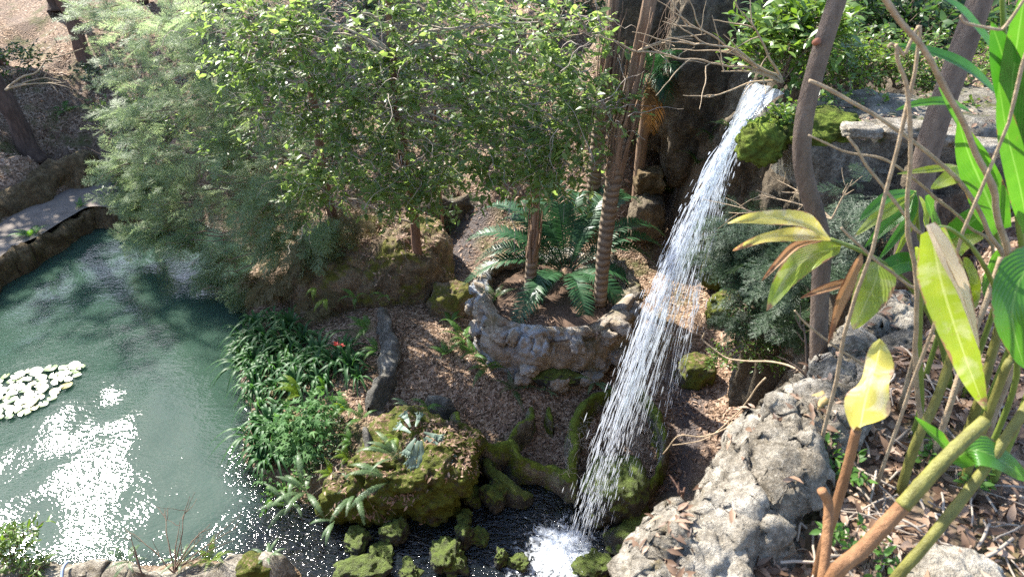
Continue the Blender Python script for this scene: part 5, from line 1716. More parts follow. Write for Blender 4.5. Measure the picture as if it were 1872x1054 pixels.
ground_shrub('olive bush on the slope between the two trees', 560, 190, .6, 22, 410, SHRUB_D, (.08, .13), 5, .5, L=(.3, .5))
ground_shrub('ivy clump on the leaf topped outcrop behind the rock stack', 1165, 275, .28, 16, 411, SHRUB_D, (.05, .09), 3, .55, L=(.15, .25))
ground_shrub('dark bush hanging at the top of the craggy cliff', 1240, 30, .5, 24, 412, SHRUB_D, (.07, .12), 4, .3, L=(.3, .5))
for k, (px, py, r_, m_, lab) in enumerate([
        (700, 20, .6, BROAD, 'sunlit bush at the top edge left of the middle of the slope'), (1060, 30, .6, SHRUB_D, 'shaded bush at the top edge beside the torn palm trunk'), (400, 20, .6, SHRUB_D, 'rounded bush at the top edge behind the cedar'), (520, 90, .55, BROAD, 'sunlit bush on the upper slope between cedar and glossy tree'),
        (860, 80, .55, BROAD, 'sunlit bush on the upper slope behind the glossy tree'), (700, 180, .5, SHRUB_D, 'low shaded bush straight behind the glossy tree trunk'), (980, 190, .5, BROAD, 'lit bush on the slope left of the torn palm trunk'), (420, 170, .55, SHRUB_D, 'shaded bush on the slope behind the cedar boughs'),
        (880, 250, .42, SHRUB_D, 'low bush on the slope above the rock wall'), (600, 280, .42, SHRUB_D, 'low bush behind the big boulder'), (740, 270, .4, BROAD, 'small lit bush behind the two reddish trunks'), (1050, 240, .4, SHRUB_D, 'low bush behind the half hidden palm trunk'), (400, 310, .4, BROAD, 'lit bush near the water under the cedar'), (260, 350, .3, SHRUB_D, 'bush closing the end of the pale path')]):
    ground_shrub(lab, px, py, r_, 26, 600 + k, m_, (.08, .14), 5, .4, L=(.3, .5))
# behind and along the spillway
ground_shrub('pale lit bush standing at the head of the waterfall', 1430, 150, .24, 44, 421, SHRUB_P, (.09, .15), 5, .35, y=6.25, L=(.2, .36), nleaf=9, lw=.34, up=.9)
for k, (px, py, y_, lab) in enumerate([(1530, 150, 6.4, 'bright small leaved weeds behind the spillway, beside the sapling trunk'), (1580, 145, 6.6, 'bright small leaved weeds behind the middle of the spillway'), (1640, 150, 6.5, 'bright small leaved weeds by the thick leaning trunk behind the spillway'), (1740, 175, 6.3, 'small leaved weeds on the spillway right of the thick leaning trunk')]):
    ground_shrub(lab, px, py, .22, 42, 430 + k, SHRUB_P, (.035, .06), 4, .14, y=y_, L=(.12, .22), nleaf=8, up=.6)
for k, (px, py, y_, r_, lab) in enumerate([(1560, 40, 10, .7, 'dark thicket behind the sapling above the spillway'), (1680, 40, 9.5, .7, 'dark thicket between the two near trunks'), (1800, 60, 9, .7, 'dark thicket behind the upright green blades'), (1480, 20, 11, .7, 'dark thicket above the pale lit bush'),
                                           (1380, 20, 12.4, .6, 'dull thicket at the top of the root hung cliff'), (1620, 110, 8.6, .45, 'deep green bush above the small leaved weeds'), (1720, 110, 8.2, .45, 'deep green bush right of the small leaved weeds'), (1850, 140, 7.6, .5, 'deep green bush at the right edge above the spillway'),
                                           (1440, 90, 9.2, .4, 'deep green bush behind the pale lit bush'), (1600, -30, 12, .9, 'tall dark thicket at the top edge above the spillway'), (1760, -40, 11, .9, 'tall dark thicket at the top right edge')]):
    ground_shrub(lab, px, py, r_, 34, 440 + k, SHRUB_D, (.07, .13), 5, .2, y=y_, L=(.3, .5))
# moss plants on the nose of the spillway
shrub('bright little creeper trailing over the nose of the spillway', [at_y(1400, 235, 5.3), at_y(1430, 215, 5.3), at_y(1455, 225, 5.3)], [.09, .10, .10], 40, 461, SHRUB_P, (.03, .055), (.06, .14), 6, .7, base=at_y(1420, 235, 5.4))
shrub('low green creeper scattered along the top of the spillway', [at_y(1480, 200, 5.5), at_y(1540, 185, 5.6), at_y(1600, 195, 5.6), at_y(1700, 205, 5.6), at_y(1790, 210, 5.5)], [.16, .17, .17, .17, .18], 26, 462, SHRUB_P, (.025, .05), (.06, .12), 6, .7, base=at_y(1600, 205, 5.6))
# feathery dark growth on the bank below the spillway
for k, (px, py, y_, r_, lab) in enumerate([(1420, 400, 6.3, .3, 'dark feathery growth hanging under the nose of the spillway'), (1380, 460, 7.0, .35, 'dark feathery growth on the bank beside the lower fall'), (1450, 450, 6.0, .35, 'dark feathery growth behind the yellow leaves'), (1520, 430, 5.6, .3, 'dark feathery growth under the middle of the spillway'),
                                           (1400, 520, 7.0, .32, 'dark feathery growth low on the bank past the fall'), (1470, 520, 5.6, .32, 'dark feathery growth behind the foot of the sapling'), (1590, 410, 5.0, .28, 'dark feathery growth right of the sapling, under the spillway')]):
    c_ = on_rock(px, py + 25) + np.array([-.12, -.15, .12])
    t_ = thing('feathery_bush', lab, 'bush', c_ - [0, 0, r_])
    fo, _, _ = feathery(c_ + np.random.default_rng(k).normal(0, 1, (4, 3)) * r_ * .5, [r_ * .75] * 4, 26, 470 + k, c_ + [.6, .6, .5], (.15, .29), .5)
    obj('foliage', fo, FEATH, t_)
for k, (px, py, y_, lab) in enumerate([(1395, 590, 4.4, 'fresh small leaved plant on the side of the limestone bank'), (1440, 620, 3.6, 'fresh small leaved plant just below the sapling'), (1415, 560, 5.0, 'fresh small leaved plant higher on the limestone bank'), (1380, 640, 4.2, 'yellowish small leaved plant at the foot of the limestone bank'), (1480, 585, 3.4, 'fresh small leaved plant behind the sapling foot')]):
    ground_shrub(lab, px, py, .15, 26, 480 + k, SHRUB_D if k != 3 else SHRUB_P, (.03, .055), 4, .08, at=on_rock(px, py), L=(.1, .18), nleaf=7)

hr = MB()
for k in range(420):
    px, py = gg.uniform(1225, 1400), gg.uniform(-20, 60)
    a = at_y(px, py, gg.uniform(10.9, 11.4))
    l_ = gg.uniform(.3, 1.1)
    d = np.array([gg.normal(0, .25), -.15, -1]) * l_
    hr.add(*tube(wiggle(smooth_path([a, a + d * .5, a + d], 8), .05, 3, k), np.linspace(.006, .002, 8), 3, False))
tag(solo('hanging_roots', hr, TWIG_BR, 'curtain of fine brown roots hanging down the cliff above the fall', 'roots'), kind='stuff')
dg = MB()
for k in range(420):
    ctr = [(1150, 770, .35), (1120, 740, .4), (1060, 790, .6), (1050, 830, .5), (1170, 800, .35)][gg.integers(5)]
    a = at_z(ctr[0] + gg.normal(0, 16), ctr[1] + gg.normal(0, 18), ctr[2])
    d = np.array([gg.normal(0, .6), gg.normal(0, .6), .5]) * gg.uniform(.08, .2)
    dg.add(*tube([a, a + d * .6, a + d + [0, 0, -.10]], [.003, .0025, .001], 3, False))
tag(solo('dry_grass', dg, TWIG, 'dry grass inside the looped basin wall beside the fall', 'grass'), kind='stuff')
fr = MB()
for k in range(90):
    a = at_z(645 + gg.normal(0, 18), 870 + gg.normal(0, 14), .5)
    d = np.array([gg.normal(0, .25), -.25, -.35]) * gg.uniform(.5, 1.1)
    fr.add(*tube(wiggle(smooth_path([a, a + d * .5, a + d], 7), .04, 5, k), np.linspace(.006, .002, 7), 3, False))
tag(solo('frayed_roots', fr, TWIG, 'frayed pale roots hanging below the moss boulder toward the water', 'roots'), kind='stuff')

# ------------------------------------------------------------------ water lily pads
M_PAD, nt, out = new_mat('lily_pad')
g = nd(nt, 'ShaderNodeNewGeometry')
oi = nd(nt, 'ShaderNodeObjectInfo').outputs['Random']
cc = ramp(nt, oi, [(0, (.06, .11, .025)), (.4, (.12, .175, .055)), (.85, (.18, .22, .085)), (1, (.26, .19, .045))])
p = nd(nt, 'ShaderNodeBsdfPrincipled', {'Base Color': cc, 'Roughness': .28, 'Specular IOR Level': .6})
nt.links.new(p.outputs[0], out.inputs[0])
v, f = [(0, 0, 0)], []
n_ = 22
for ring_ in (.6, 1.0):
    for k in range(n_):
        a_ = R(14) + (2 * np.pi - R(28)) * k / (n_ - 1)
        v.append((math.cos(a_) * ring_, math.sin(a_) * ring_, .012 * ring_ + (.05 * math.sin(a_ * 3) if ring_ == 1 else 0)))
f3 = np.array([(0, 1 + k, 2 + k) for k in range(n_ - 1)])
f4 = np.array([(1 + k, 1 + n_ + k, 2 + n_ + k, 2 + k) for k in range(n_ - 1)])
PADM = MB().add(np.array(v), [f3, f4]).mesh('lily_pad', M_PAD)
pads = []
poly = np.array([(-140, 700), (20, 680), (75, 668), (150, 658), (156, 676), (128, 705), (118, 722), (70, 748), (40, 764), (0, 768), (-150, 790)], float)
tries = 0
while len(pads) < 150 and tries < 6000:
    tries += 1
    px, py = gg.uniform(-140, 160), gg.uniform(655, 790)
    if poly_sd(np.array([px]), np.array([py]), poly)[0] > -4:
        continue
    q = at_z(px, py, .02)
    r_ = gg.uniform(.055, .105)
    if any(np.hypot(*(q[:2] - b[:2])) < .80 * (r_ + b[3]) for b in pads):
        continue
    pads.append((*q, r_))
for k, (a, b_, c_, r_) in enumerate(pads):
    o = bpy.data.objects.new('lily_pad', PADM)
    COL.objects.link(o)
    o.location = (a, b_, .022 + .006 * (k % 3))
    o.scale = (r_, r_, r_)
    o.rotation_euler = (gg.normal(0, .08), gg.normal(0, .08), gg.uniform(0, 6.28))
    tag(o, 'round pale lily pad floating in the raft at the left of the pool', 'lily pad', 'water lily pads floating on the pool')

# ------------------------------------------------------------------ leaf litter lying on the ground
LIT_A = leaf_mat('litter_leaves', [(.065, .04, .026), (.17, .105, .066), (.28, .185, .125), (.43, .32, .235)], .12, .6, .25)
LIT_B = leaf_mat('big_dead_leaves', [(.05, .032, .022), (.125, .075, .045), (.21, .13, .08), (.30, .21, .145), (.42, .33, .25)], .15, .5, .3)


def litter(name, label, pix, n, size, lw, mat, seed, zoff=.01, curl=.35, tilt=.35):
    g_ = np.random.default_rng(seed)
    lo, hi = np.array(pix).min(0), np.array(pix).max(0)
    P_ = []
    q = g_.uniform(0, 1, (n * 3, 2)) * (hi - lo) + lo
    q = q[poly_sd(q[:, 0], q[:, 1], np.array(pix, float)) < 0][:n]
    # march all the sight lines together
    D = FWD[None] + ((q[:, 0] - 936) / FPX)[:, None] * np.array([[1.0, 0, 0]]) - ((q[:, 1] - 527) / FPX)[:, None] * UPV[None]
    D = nrm(D)
    t_ = np.full(len(D), .9)
    live = np.ones(len(D), bool)
    while live.any() and t_.max() < 26:
        p_ = CAM + D * t_[:, None]
        hgt_ = p_[:, 2] - height(p_[:, 0], p_[:, 1])
        live = hgt_ > .004
        t_ = np.where(live, t_ + np.clip(hgt_ * .55, .004, .8), t_)
        if (t_ > 25).all() or (live.sum() < 2):
            break
    p_ = CAM + D * t_[:, None]
    p_ = p_[(t_ < 25)]
    z_ = height(p_[:, 0], p_[:, 1])
    e_ = .03
    gn = nrm(np.stack([-(height(p_[:, 0] + e_, p_[:, 1]) - z_) / e_, -(height(p_[:, 0], p_[:, 1] + e_) - z_) / e_, np.ones(len(p_))], -1))
    p_[:, 2] = z_ + zoff + g_.random(len(p_)) * zoff
    okk = (gn[:, 2] > .3) & (poly_sd(p_[:, 0], p_[:, 1], WATER_POLY) > .12)
    okk &= g_.random(len(p_)) < np.clip(.75 + 1.5 * fbm(p_ * 2.1, 3, seed), .12, 1)
    p_, gn = p_[okk], gn[okk]
    m_ = len(p_)
    up_ = gn + g_.normal(0, tilt, (m_, 3))
    d = np.cross(up_, g_.normal(0, 1, (m_, 3)))
    a, b_ = leaf_t(lw, .16, curl, 3)
    v_, f_, _ = scatter(a, b_, d, up_, size[0] + (size[1] * 1.15 - size[0]) * g_.random(m_) ** 1.8, p_)
    o = obj(name, MB().add(v_, f_), mat)
    return tag(o, label, kind='stuff')


litter('leaf_litter', 'brown leaf litter and mulch lying over the ravine floor', [(660, 540), (830, 400), (900, 400), (1260, 200), (1380, 560), (1370, 780), (1220, 900), (1000, 900), (600, 900)], 21000, (.03, .085), .34, LIT_A, 1)
litter('leaf_litter', 'pinkish brown leaf litter over the far hillside', [(-10, -10), (700, -10), (1250, -10), (1250, 330), (900, 400), (230, 420), (150, 280), (-10, 330)], 20000, (.05, .13), .4, LIT_A, 2)
litter('dead_leaves', 'large dead leaves covering the high bank in front', [(1330, 1060), (1440, 950), (1540, 770), (1600, 640), (1700, 420), (1880, 380), (1880, 1060)], 7000, (.022, .068), .36, LIT_B, 3, .012, .4, .5)
litter('dead_leaves', 'dead leaves lying on the spillway and the shelf behind it', [(1380, 120), (1880, 60), (1880, 300), (1480, 240)], 2500, (.03, .07), .4, LIT_A, 4)

lay_leaves(bst, 1500, (.04, .09), .36, LIT_A, 11, label='leaf litter on top of the big boulder with the thin trunks', minz=.35)
lay_leaves(mst, 900, (.035, .08), .36, LIT_A, 12, label='leaf litter on top of the moss boulder', minz=.55)
lay_leaves(mst2, 350, (.035, .08), .36, LIT_A, 13, label='leaf litter on the left shoulder of the moss boulder', minz=.5)
lay_leaves(psoil, 1300, (.04, .10), .34, LIT_A, 14, label='leaf litter under the cycad inside the planter', minz=.3)
lay_leaves(chan, 900, (.03, .07), .4, LIT_A, 15, label='dead leaves along the top of the spillway', minz=.6)


# ------------------------------------------------------------------ foreground plants on the high bank
def fg_mat(name, c1, c2, vein, dry, edge=.35, tipd=.25, trans=.45, rough=.33, pale=0.0):
    m, nt, out = new_mat(name)
    a = nd(nt, 'ShaderNodeAttribute', attribute_name='luv')
    s = nd(nt, 'ShaderNodeSeparateXYZ', {0: a.outputs['Vector']})
    x, u = s.outputs[0], s.outputs[1]
    ax = math_n(nt, 'ABSOLUTE', x)
    P = pos(nt)
    n1 = noise(nt, P, 14, 5, .65)
    n2 = noise(nt, P, 45, 4, .65)
    c = mixc(nt, math_n(nt, 'ADD', math_n(nt, 'MULTIPLY', math_n(nt, 'SUBTRACT', n1, .5), 1.6), .5, True), c1, c2)
    # fine parallel veins slanting off the midrib
    vn = math_n(nt, 'SINE', math_n(nt, 'SUBTRACT', math_n(nt, 'MULTIPLY', ax, 34.0), math_n(nt, 'MULTIPLY', u, 60.0)))
    c = mixc(nt, math_n(nt, 'MULTIPLY', math_n(nt, 'ADD', math_n(nt, 'MULTIPLY', vn, .5), .5), .07), c, vein)
    c = mixc(nt, math_n(nt, 'MULTIPLY', math_n(nt, 'SUBTRACT', .07, ax), 30, True), c, vein)
    k = math_n(nt, 'MAXIMUM', math_n(nt, 'SUBTRACT', ax, 1 - edge), math_n(nt, 'SUBTRACT', u, 1 - tipd))
    k = math_n(nt, 'ADD', k, math_n(nt, 'MULTIPLY', math_n(nt, 'SUBTRACT', n1, .5), 1.1))
    k = math_n(nt, 'MULTIPLY', math_n(nt, 'SUBTRACT', k, .10), 12, True)
    dc = mixc(nt, n2, dry, tuple(q * .5 for q in dry))
    c = mixc(nt, k, c, dc)
    if pale:
        pk_ = math_n(nt, 'MULTIPLY', math_n(nt, 'SUBTRACT', noise(nt, P, 9, 4, .6, .8), .50), 7, True)
        c = mixc(nt, math_n(nt, 'MULTIPLY', pk_, pale), c, (.62, .56, .40))
    sp_ = math_n(nt, 'MULTIPLY', math_n(nt, 'SUBTRACT', noise(nt, P, 75, 3, .6), .66), 14, True)
    c = mixc(nt, math_n(nt, 'MULTIPLY', sp_, .6), c, dc)
    c = mixc(nt, math_n(nt, 'MULTIPLY', math_n(nt, 'SUBTRACT', noise(nt, P, 5, 4, .6), .45), 1.6, True), c, mixc(nt, .5, c, c2))
    b = nd(nt, 'ShaderNodeBump', {'Height': math_n(nt, 'ADD', math_n(nt, 'MULTIPLY', vn, .25), n1), 'Strength': .25, 'Distance': .01})
    p = nd(nt, 'ShaderNodeBsdfPrincipled', {'Base Color': c, 'Roughness': rough, 'Normal': b.outputs[0], 'Specular IOR Level': .5})
    hue = nd(nt, 'ShaderNodeHueSaturation', {'Hue': .49, 'Saturation': 1.1, 'Value': 1.5, 'Color': c})
    t = nd(nt, 'ShaderNodeBsdfTranslucent', {'Color': hue.outputs[0]})
    x_ = nd(nt, 'ShaderNodeMixShader', {0: trans, 1: p.outputs[0], 2: t.outputs[0]})
    nt.links.new(x_.outputs[0], out.inputs[0])
    return m


FG_GREEN = fg_mat('ginger_green', (.04, .15, .018), (.09, .24, .03), (.14, .28, .06), (.20, .13, .05), .10, .02)
FG_DEEP = fg_mat('ginger_deep_green', (.02, .10, .014), (.05, .17, .022), (.09, .22, .04), (.20, .13, .05), .06, .01)
FG_YG = fg_mat('ginger_yellow_green', (.17, .27, .03), (.30, .36, .05), (.36, .42, .12), (.34, .20, .10), .16, .16, .5, .36, .3)
FG_YEL = fg_mat('ginger_yellow', (.42, .40, .08), (.55, .50, .16), (.55, .52, .22), (.36, .20, .11), .20, .18, .5, .42, .75)
FG_DRY = fg_mat('ginger_dry', (.30, .155, .06), (.44, .27, .14), (.40, .25, .14), (.20, .10, .05), .3, .3, .3, .55)
FG_PALE = fg_mat('ginger_bleached', (.50, .38, .24), (.66, .55, .38), (.6, .5, .36), (.36, .2, .1), .2, .1, .35, .5)
CANE_G = simple_mat('olive_cane', (.07, .065, .015), (.22, .21, .05), 30, .5, .4, 90, (1, 1, .22))
CANE_B = simple_mat('brown_cane', (.10, .045, .018), (.33, .17, .075), 34, .6, .5, 90, (1, 1, .16))
STEM_G = simple_mat('green_stem', (.10, .15, .025), (.20, .24, .05), 18, .4, .1, 60, (1, 1, .3))
RHIZ = simple_mat('tan_rhizome', (.20, .13, .04), (.42, .31, .13), 16, .55, .3, 50)
PALE = simple_mat('pale_dry_stem', (.20, .14, .08), (.46, .35, .22), 26, .75, .5, 70)


def W(p, y=None):
    if len(p) == 3:
        return at_y(*p)
    return at_y(p[0], p[1], y)


def blade_mb(pts, wpx, prof='lance', fold=.18, face=(0, -.55, .85), ripple=.05, seed=0, n=22):
    """a strap or lance shaped leaf along world points; wpx is its full width in photo pixels"""
    path = smooth_path(pts, n)
    T = nrm(np.gradient(path, axis=0))
    S = nrm(np.cross(T, np.asarray(face, float)))
    U = np.cross(S, T)
    w_ = wpx * depth(path[n // 2]) / FPX * .5
    u = np.linspace(0, 1, n)
    if prof == 'lance':
        ww = w_ * np.clip(np.sin(np.pi * u ** .75) ** .75, .03, 1)
    elif prof == 'broad':
        ww = w_ * np.clip(np.sin(np.pi * u ** .62) ** .6, .03, 1)
    elif prof == 'strap':
        ww = w_ * np.clip(np.minimum(.55 + 2 * u, 1) * (1 - u ** 3.2) ** .9, .03, 1)
    else:
        ww = w_ * np.clip(np.sin(np.pi * u ** 1.2) ** .7, .03, 1)
    g_ = np.random.default_rng(seed)
    ph = g_.uniform(0, 6.28, 2)
    xs = np.array([-1, -.6, -.25, 0, .25, .6, 1])
    V, A = [], []
    for x in xs:
        rp = ripple * w_ * np.sin(u * 11 + ph[0 if x < 0 else 1] + x) * abs(x) ** 1.5
        V.append(path + S * (ww * x)[:, None] + U * (fold * ww * abs(x) * 1.2 + rp)[:, None])
        A.append(np.stack([np.full(n, x), u, np.full(n, g_.random())], -1))
    V, A = np.concatenate(V), np.concatenate(A)
    i = np.arange(n - 1)
    f = np.concatenate([np.stack([i + k * n, i + (k + 1) * n, i + (k + 1) * n + 1, i + k * n + 1], -1) for k in range(6)])
    return MB().add(V, f, luv=A)


def cane_mb(pts, rpx, taper=1.0, n=24, rings=True, sides=10):
    path = smooth_path(pts, n)
    r = rpx * .5 * np.array([depth(q) for q in path]) / FPX * np.linspace(1, taper, n)
    if rings:
        r = r * (1 + .07 * (np.arange(n) % 6 == 0))
    v, f = tube(path, r, sides)
    return MB().add(v, f)


def plant(label, base, stems, leaves, name='ginger_plant', cat='ginger plant', group=None):
    t_ = thing(name, label, cat, base, group)
    for k, (pts, rpx, tp_, m_) in enumerate(stems):
        w3 = [W(q) for q in pts]
        gz_ = hz(w3[0][0], w3[0][1])
        if w3[0][2] > gz_ + .02 and (k == 0 or name != 'cut_cane'):
            w3 = [np.array([w3[0][0] + .12 * (w3[0][2] - gz_), w3[0][1], gz_ - .02])] + w3
        obj('stem', cane_mb(w3, rpx, tp_, 30), m_, t_)
    for k, (pts, wpx, m_, kw) in enumerate(leaves):
        o = obj('leaf', blade_mb([W(q) for q in pts], wpx, seed=k + int(pts[0][0]), **kw), m_, t_)
        if m_ is FG_DRY:
            o['label'] = 'dry brown leaf'
        elif m_ is FG_YEL:
            o['label'] = 'yellowed leaf'
    return t_


A = dict
# arching stem with the fan of yellowed leaves in front of the sapling
plant('arching ginger stem with a fan of yellowing and brown leaves in front of the sapling', at_y(1735, 690, 1.95),
      [([(1735, 690, 1.95), (1712, 600, 1.95), (1670, 530, 1.95), (1620, 485, 1.95), (1570, 457, 1.95), (1518, 437, 1.95)], 13, .55, STEM_G)],
      [([(1522, 438, 1.95), (1470, 408, 1.90), (1400, 398, 1.86), (1330, 409, 1.82)], 36, FG_YEL, A(fold=.3, ripple=.25)),
       ([(1515, 438, 1.95), (1460, 430, 1.90), (1400, 436, 1.86), (1340, 457, 1.82)], 27, FG_YEL, A(fold=.3, ripple=.25)),
       ([(1505, 437, 1.95), (1455, 450, 1.92), (1420, 482, 1.88), (1392, 514, 1.86)], 15, FG_DRY, A(fold=.8)),
       ([(1538, 450, 1.95), (1480, 470, 1.90), (1435, 510, 1.86), (1402, 568, 1.82)], 47, FG_YG, A(fold=.2, ripple=.18)),
       ([(1562, 512, 1.97), (1530, 522, 1.95), (1497, 532, 1.92), (1463, 545, 1.90)], 17, FG_DRY, A(fold=.6)),
       ([(1575, 462, 1.94), (1555, 510, 1.92), (1532, 560, 1.90), (1514, 628, 1.88)], 24, FG_DRY, A(fold=.5)),
       ([(1608, 480, 1.93), (1600, 515, 1.88), (1582, 555, 1.84), (1560, 602, 1.81)], 68, FG_YG, A(prof='broad', fold=.12))])
# cut cane with the upright yellow leaf
plant('cut reddish cane with one upright yellow leaf standing behind its tip', at_y(1508, 990, 1.20),
      [([(1508, 990, 1.20), (1530, 920, 1.22), (1550, 850, 1.235), (1566, 784, 1.25)], 19, .9, CANE_B)],
      [([(1572, 782, 1.27), (1582, 730, 1.28), (1597, 680, 1.29), (1612, 622, 1.30)], 78, FG_YEL, A(prof='broad', fold=.22, ripple=.30))])
# big hanging leaf with the bleached rolled edge
plant('tall ginger cane with a long hanging yellow green leaf, its edge bleached and rolled', at_y(1858, 690, 1.55),
      [([(1858, 690, 1.55), (1830, 560, 1.5), (1790, 470, 1.45), (1740, 420, 1.40), (1695, 415, 1.36)], 11, .5, STEM_G)],
      [([(1702, 420, 1.36), (1722, 520, 1.32), (1760, 640, 1.28), (1800, 748, 1.25)], 76, FG_YG, A(prof='strap', fold=.2, ripple=.15, face=(-.25, -.8, .5))),
       ([(1692, 412, 1.345), (1715, 470, 1.31), (1752, 540, 1.275), (1790, 640, 1.25)], 40, FG_PALE, A(prof='strap', fold=.9, face=(.6, -.7, .3)))])
# upright blades at the right edge
plant('clump of tall upright green ginger blades at the right edge', at_y(1870, 560, 1.75),
      [([(1870, 560, 1.75), (1862, 400, 1.75), (1850, 250, 1.72), (1838, 100, 1.70), (1830, -60, 1.7)], 13, .7, STEM_G),
       ([(1830, 520, 1.9), (1822, 430, 1.9), (1800, 330, 1.9), (1780, 250, 1.9)], 10, .7, STEM_G)],
      [([(1880, 300, 1.72), (1858, 200, 1.66), (1835, 110, 1.62), (1812, 40, 1.60)], 60, FG_DEEP, A(prof='strap', fold=.22, face=(-.4, -.85, .2))),
       ([(1868, 280, 1.70), (1850, 180, 1.64), (1862, 60, 1.60), (1880, -40, 1.58)], 55, FG_GREEN, A(prof='strap', fold=.2, face=(-.2, -.9, .2))),
       ([(1825, 110, 1.72), (1790, 60, 1.70), (1755, 20, 1.68), (1710, -12, 1.66)], 34, FG_DEEP, A(prof='strap', fold=.25)),
       ([(1832, 182, 1.74), (1770, 128, 1.72), (1700, 96, 1.70), (1632, 82, 1.68)], 30, FG_DEEP, A(fold=.3)),
       ([(1775, 205, 1.9), (1730, 188, 1.88), (1680, 190, 1.86), (1636, 202, 1.84)], 19, FG_GREEN, A(fold=.4)),
       ([(1828, 420, 1.88), (1800, 350, 1.83), (1772, 285, 1.80), (1752, 220, 1.78)], 66, FG_GREEN, A(prof='strap', fold=.2, face=(-.3, -.85, .3))),
       ([(1775, 268, 1.9), (1750, 230, 1.88), (1730, 195, 1.86), (1716, 160, 1.84)], 24, FG_GREEN, A(fold=.35)),
       ([(1880, 420, 1.66), (1862, 330, 1.6), (1840, 240, 1.58), (1826, 150, 1.56)], 44, FG_GREEN, A(prof='strap', fold=.25, face=(-.3, -.85, .2))),
       ([(1770, 318, 1.92), (1735, 308, 1.9), (1690, 312, 1.88), (1640, 318, 1.86)], 17, FG_YG, A(fold=.35)),
       ([(1775, 325, 1.86), (1752, 320, 1.82), (1728, 330, 1.8), (1702, 345, 1.78)], 34, FG_YG, A(prof='broad', fold=.15))])
plant('ginger stem with a broad drooping glossy leaf cut off by the right edge', at_y(1880, 720, 1.5),
      [([(1880, 720, 1.5), (1900, 600, 1.5), (1905, 480, 1.48)], 14, .7, STEM_G)],
      [([(1905, 470, 1.46), (1868, 505, 1.40), (1850, 580, 1.35), (1872, 672, 1.32)], 84, FG_GREEN, A(prof='broad', fold=.18, face=(-.3, -.7, .6)))])
plant('leaning olive ginger cane with a twisted green leaf near the lower right corner', at_y(1625, 1075, 1.02),
      [([(1625, 1075, 1.02), (1700, 985, 1.05), (1790, 870, 1.12), (1890, 725, 1.2)], 21, .85, CANE_G)],
      [([(1738, 842, 1.18), (1780, 822, 1.15), (1825, 838, 1.13), (1880, 878, 1.12)], 62, FG_GREEN, A(prof='broad', fold=.2, ripple=.12)),
       ([(1742, 832, 1.19), (1722, 808, 1.17), (1700, 788, 1.16), (1672, 762, 1.15)], 28, FG_GREEN, A(fold=.3))])
plant('thick cut cane, olive above and brown below, leaning up from the bottom edge', at_y(1520, 1060, .98),
      [([(1520, 1060, .98), (1580, 1000, 1.0), (1656, 918, 1.04)], 28, .95, CANE_B), ([(1650, 924, 1.037), (1730, 836, 1.08), (1802, 768, 1.13)], 28, .88, CANE_G)], [], 'cut_cane', 'cane')
plant('round leaved ginger shoot with insect bitten leaves between the thick trunk and the tall blades', at_y(1735, 530, 2.0),
      [([(1735, 540, 2.0), (1730, 470, 2.0), (1722, 420, 2.0)], 9, .6, STEM_G)],
      [([(1722, 425, 2.0), (1705, 400, 1.97), (1700, 380, 1.95), (1692, 358, 1.94)], 58, FG_GREEN, A(prof='broad', fold=.1)),
       ([(1735, 440, 2.0), (1765, 415, 1.97), (1790, 395, 1.95), (1815, 385, 1.94)], 50, FG_GREEN, A(prof='broad', fold=.1)),
       ([(1730, 470, 1.98), (1745, 455, 1.95), (1770, 440, 1.93), (1800, 432, 1.92)], 34, FG_YG, A(prof='broad', fold=.15)),
       ([(1690, 500, 1.98), (1682, 488, 1.96), (1678, 470, 1.95), (1672, 452, 1.94)], 42, FG_YG, A(prof='broad', fold=.15)),
       ([(1740, 560, 1.95), (1765, 540, 1.92), (1772, 505, 1.9), (1760, 470, 1.88)], 56, FG_YG, A(prof='broad', fold=.2)),
       ([(1800, 560, 1.9), (1800, 520, 1.86), (1812, 480, 1.84), (1830, 450, 1.82)], 46, FG_GREEN, A(prof='broad', fold=.2)),
       ([(1690, 520, 1.97), (1660, 480, 1.95), (1610, 500, 1.93), (1570, 520, 1.92)], 40, FG_DEEP, A(prof='broad', fold=.2))])
plant('pleated fan of narrow leaves hanging behind the yellow fan, beside the dead stem', at_y(1660, 470, 2.4),
      [([(1690, 520, 2.4), (1680, 430, 2.4), (1672, 350, 2.4)], 9, .7, STEM_G)],
      [([(1672, 352, 2.4), (1640, 372, 2.36), (1600, 400, 2.33), (1562, 432, 2.3)], 26, FG_YG, A(fold=.4)),
       ([(1672, 352, 2.4), (1650, 385, 2.36), (1612, 420, 2.33), (1580, 452, 2.3)], 24, FG_GREEN, A(fold=.4)),
       ([(1674, 354, 2.4), (1662, 395, 2.36), (1632, 440, 2.33), (1605, 476, 2.3)], 17, FG_GREEN, A(fold=.5)),
       ([(1676, 356, 2.4), (1668, 400, 2.36), (1650, 440, 2.33), (1632, 478, 2.3)], 13, FG_YG, A(fold=.5)),
       ([(1672, 350, 2.4), (1625, 360, 2.36), (1590, 385, 2.33), (1570, 405, 2.3)], 20, FG_GREEN, A(fold=.4)),
       ([(1680, 358, 2.4), (1690, 385, 2.38), (1692, 410, 2.36), (1700, 425, 2.35)], 12, FG_YG, A(fold=.5))], 'fan_palm_shoot', 'palm shoot')
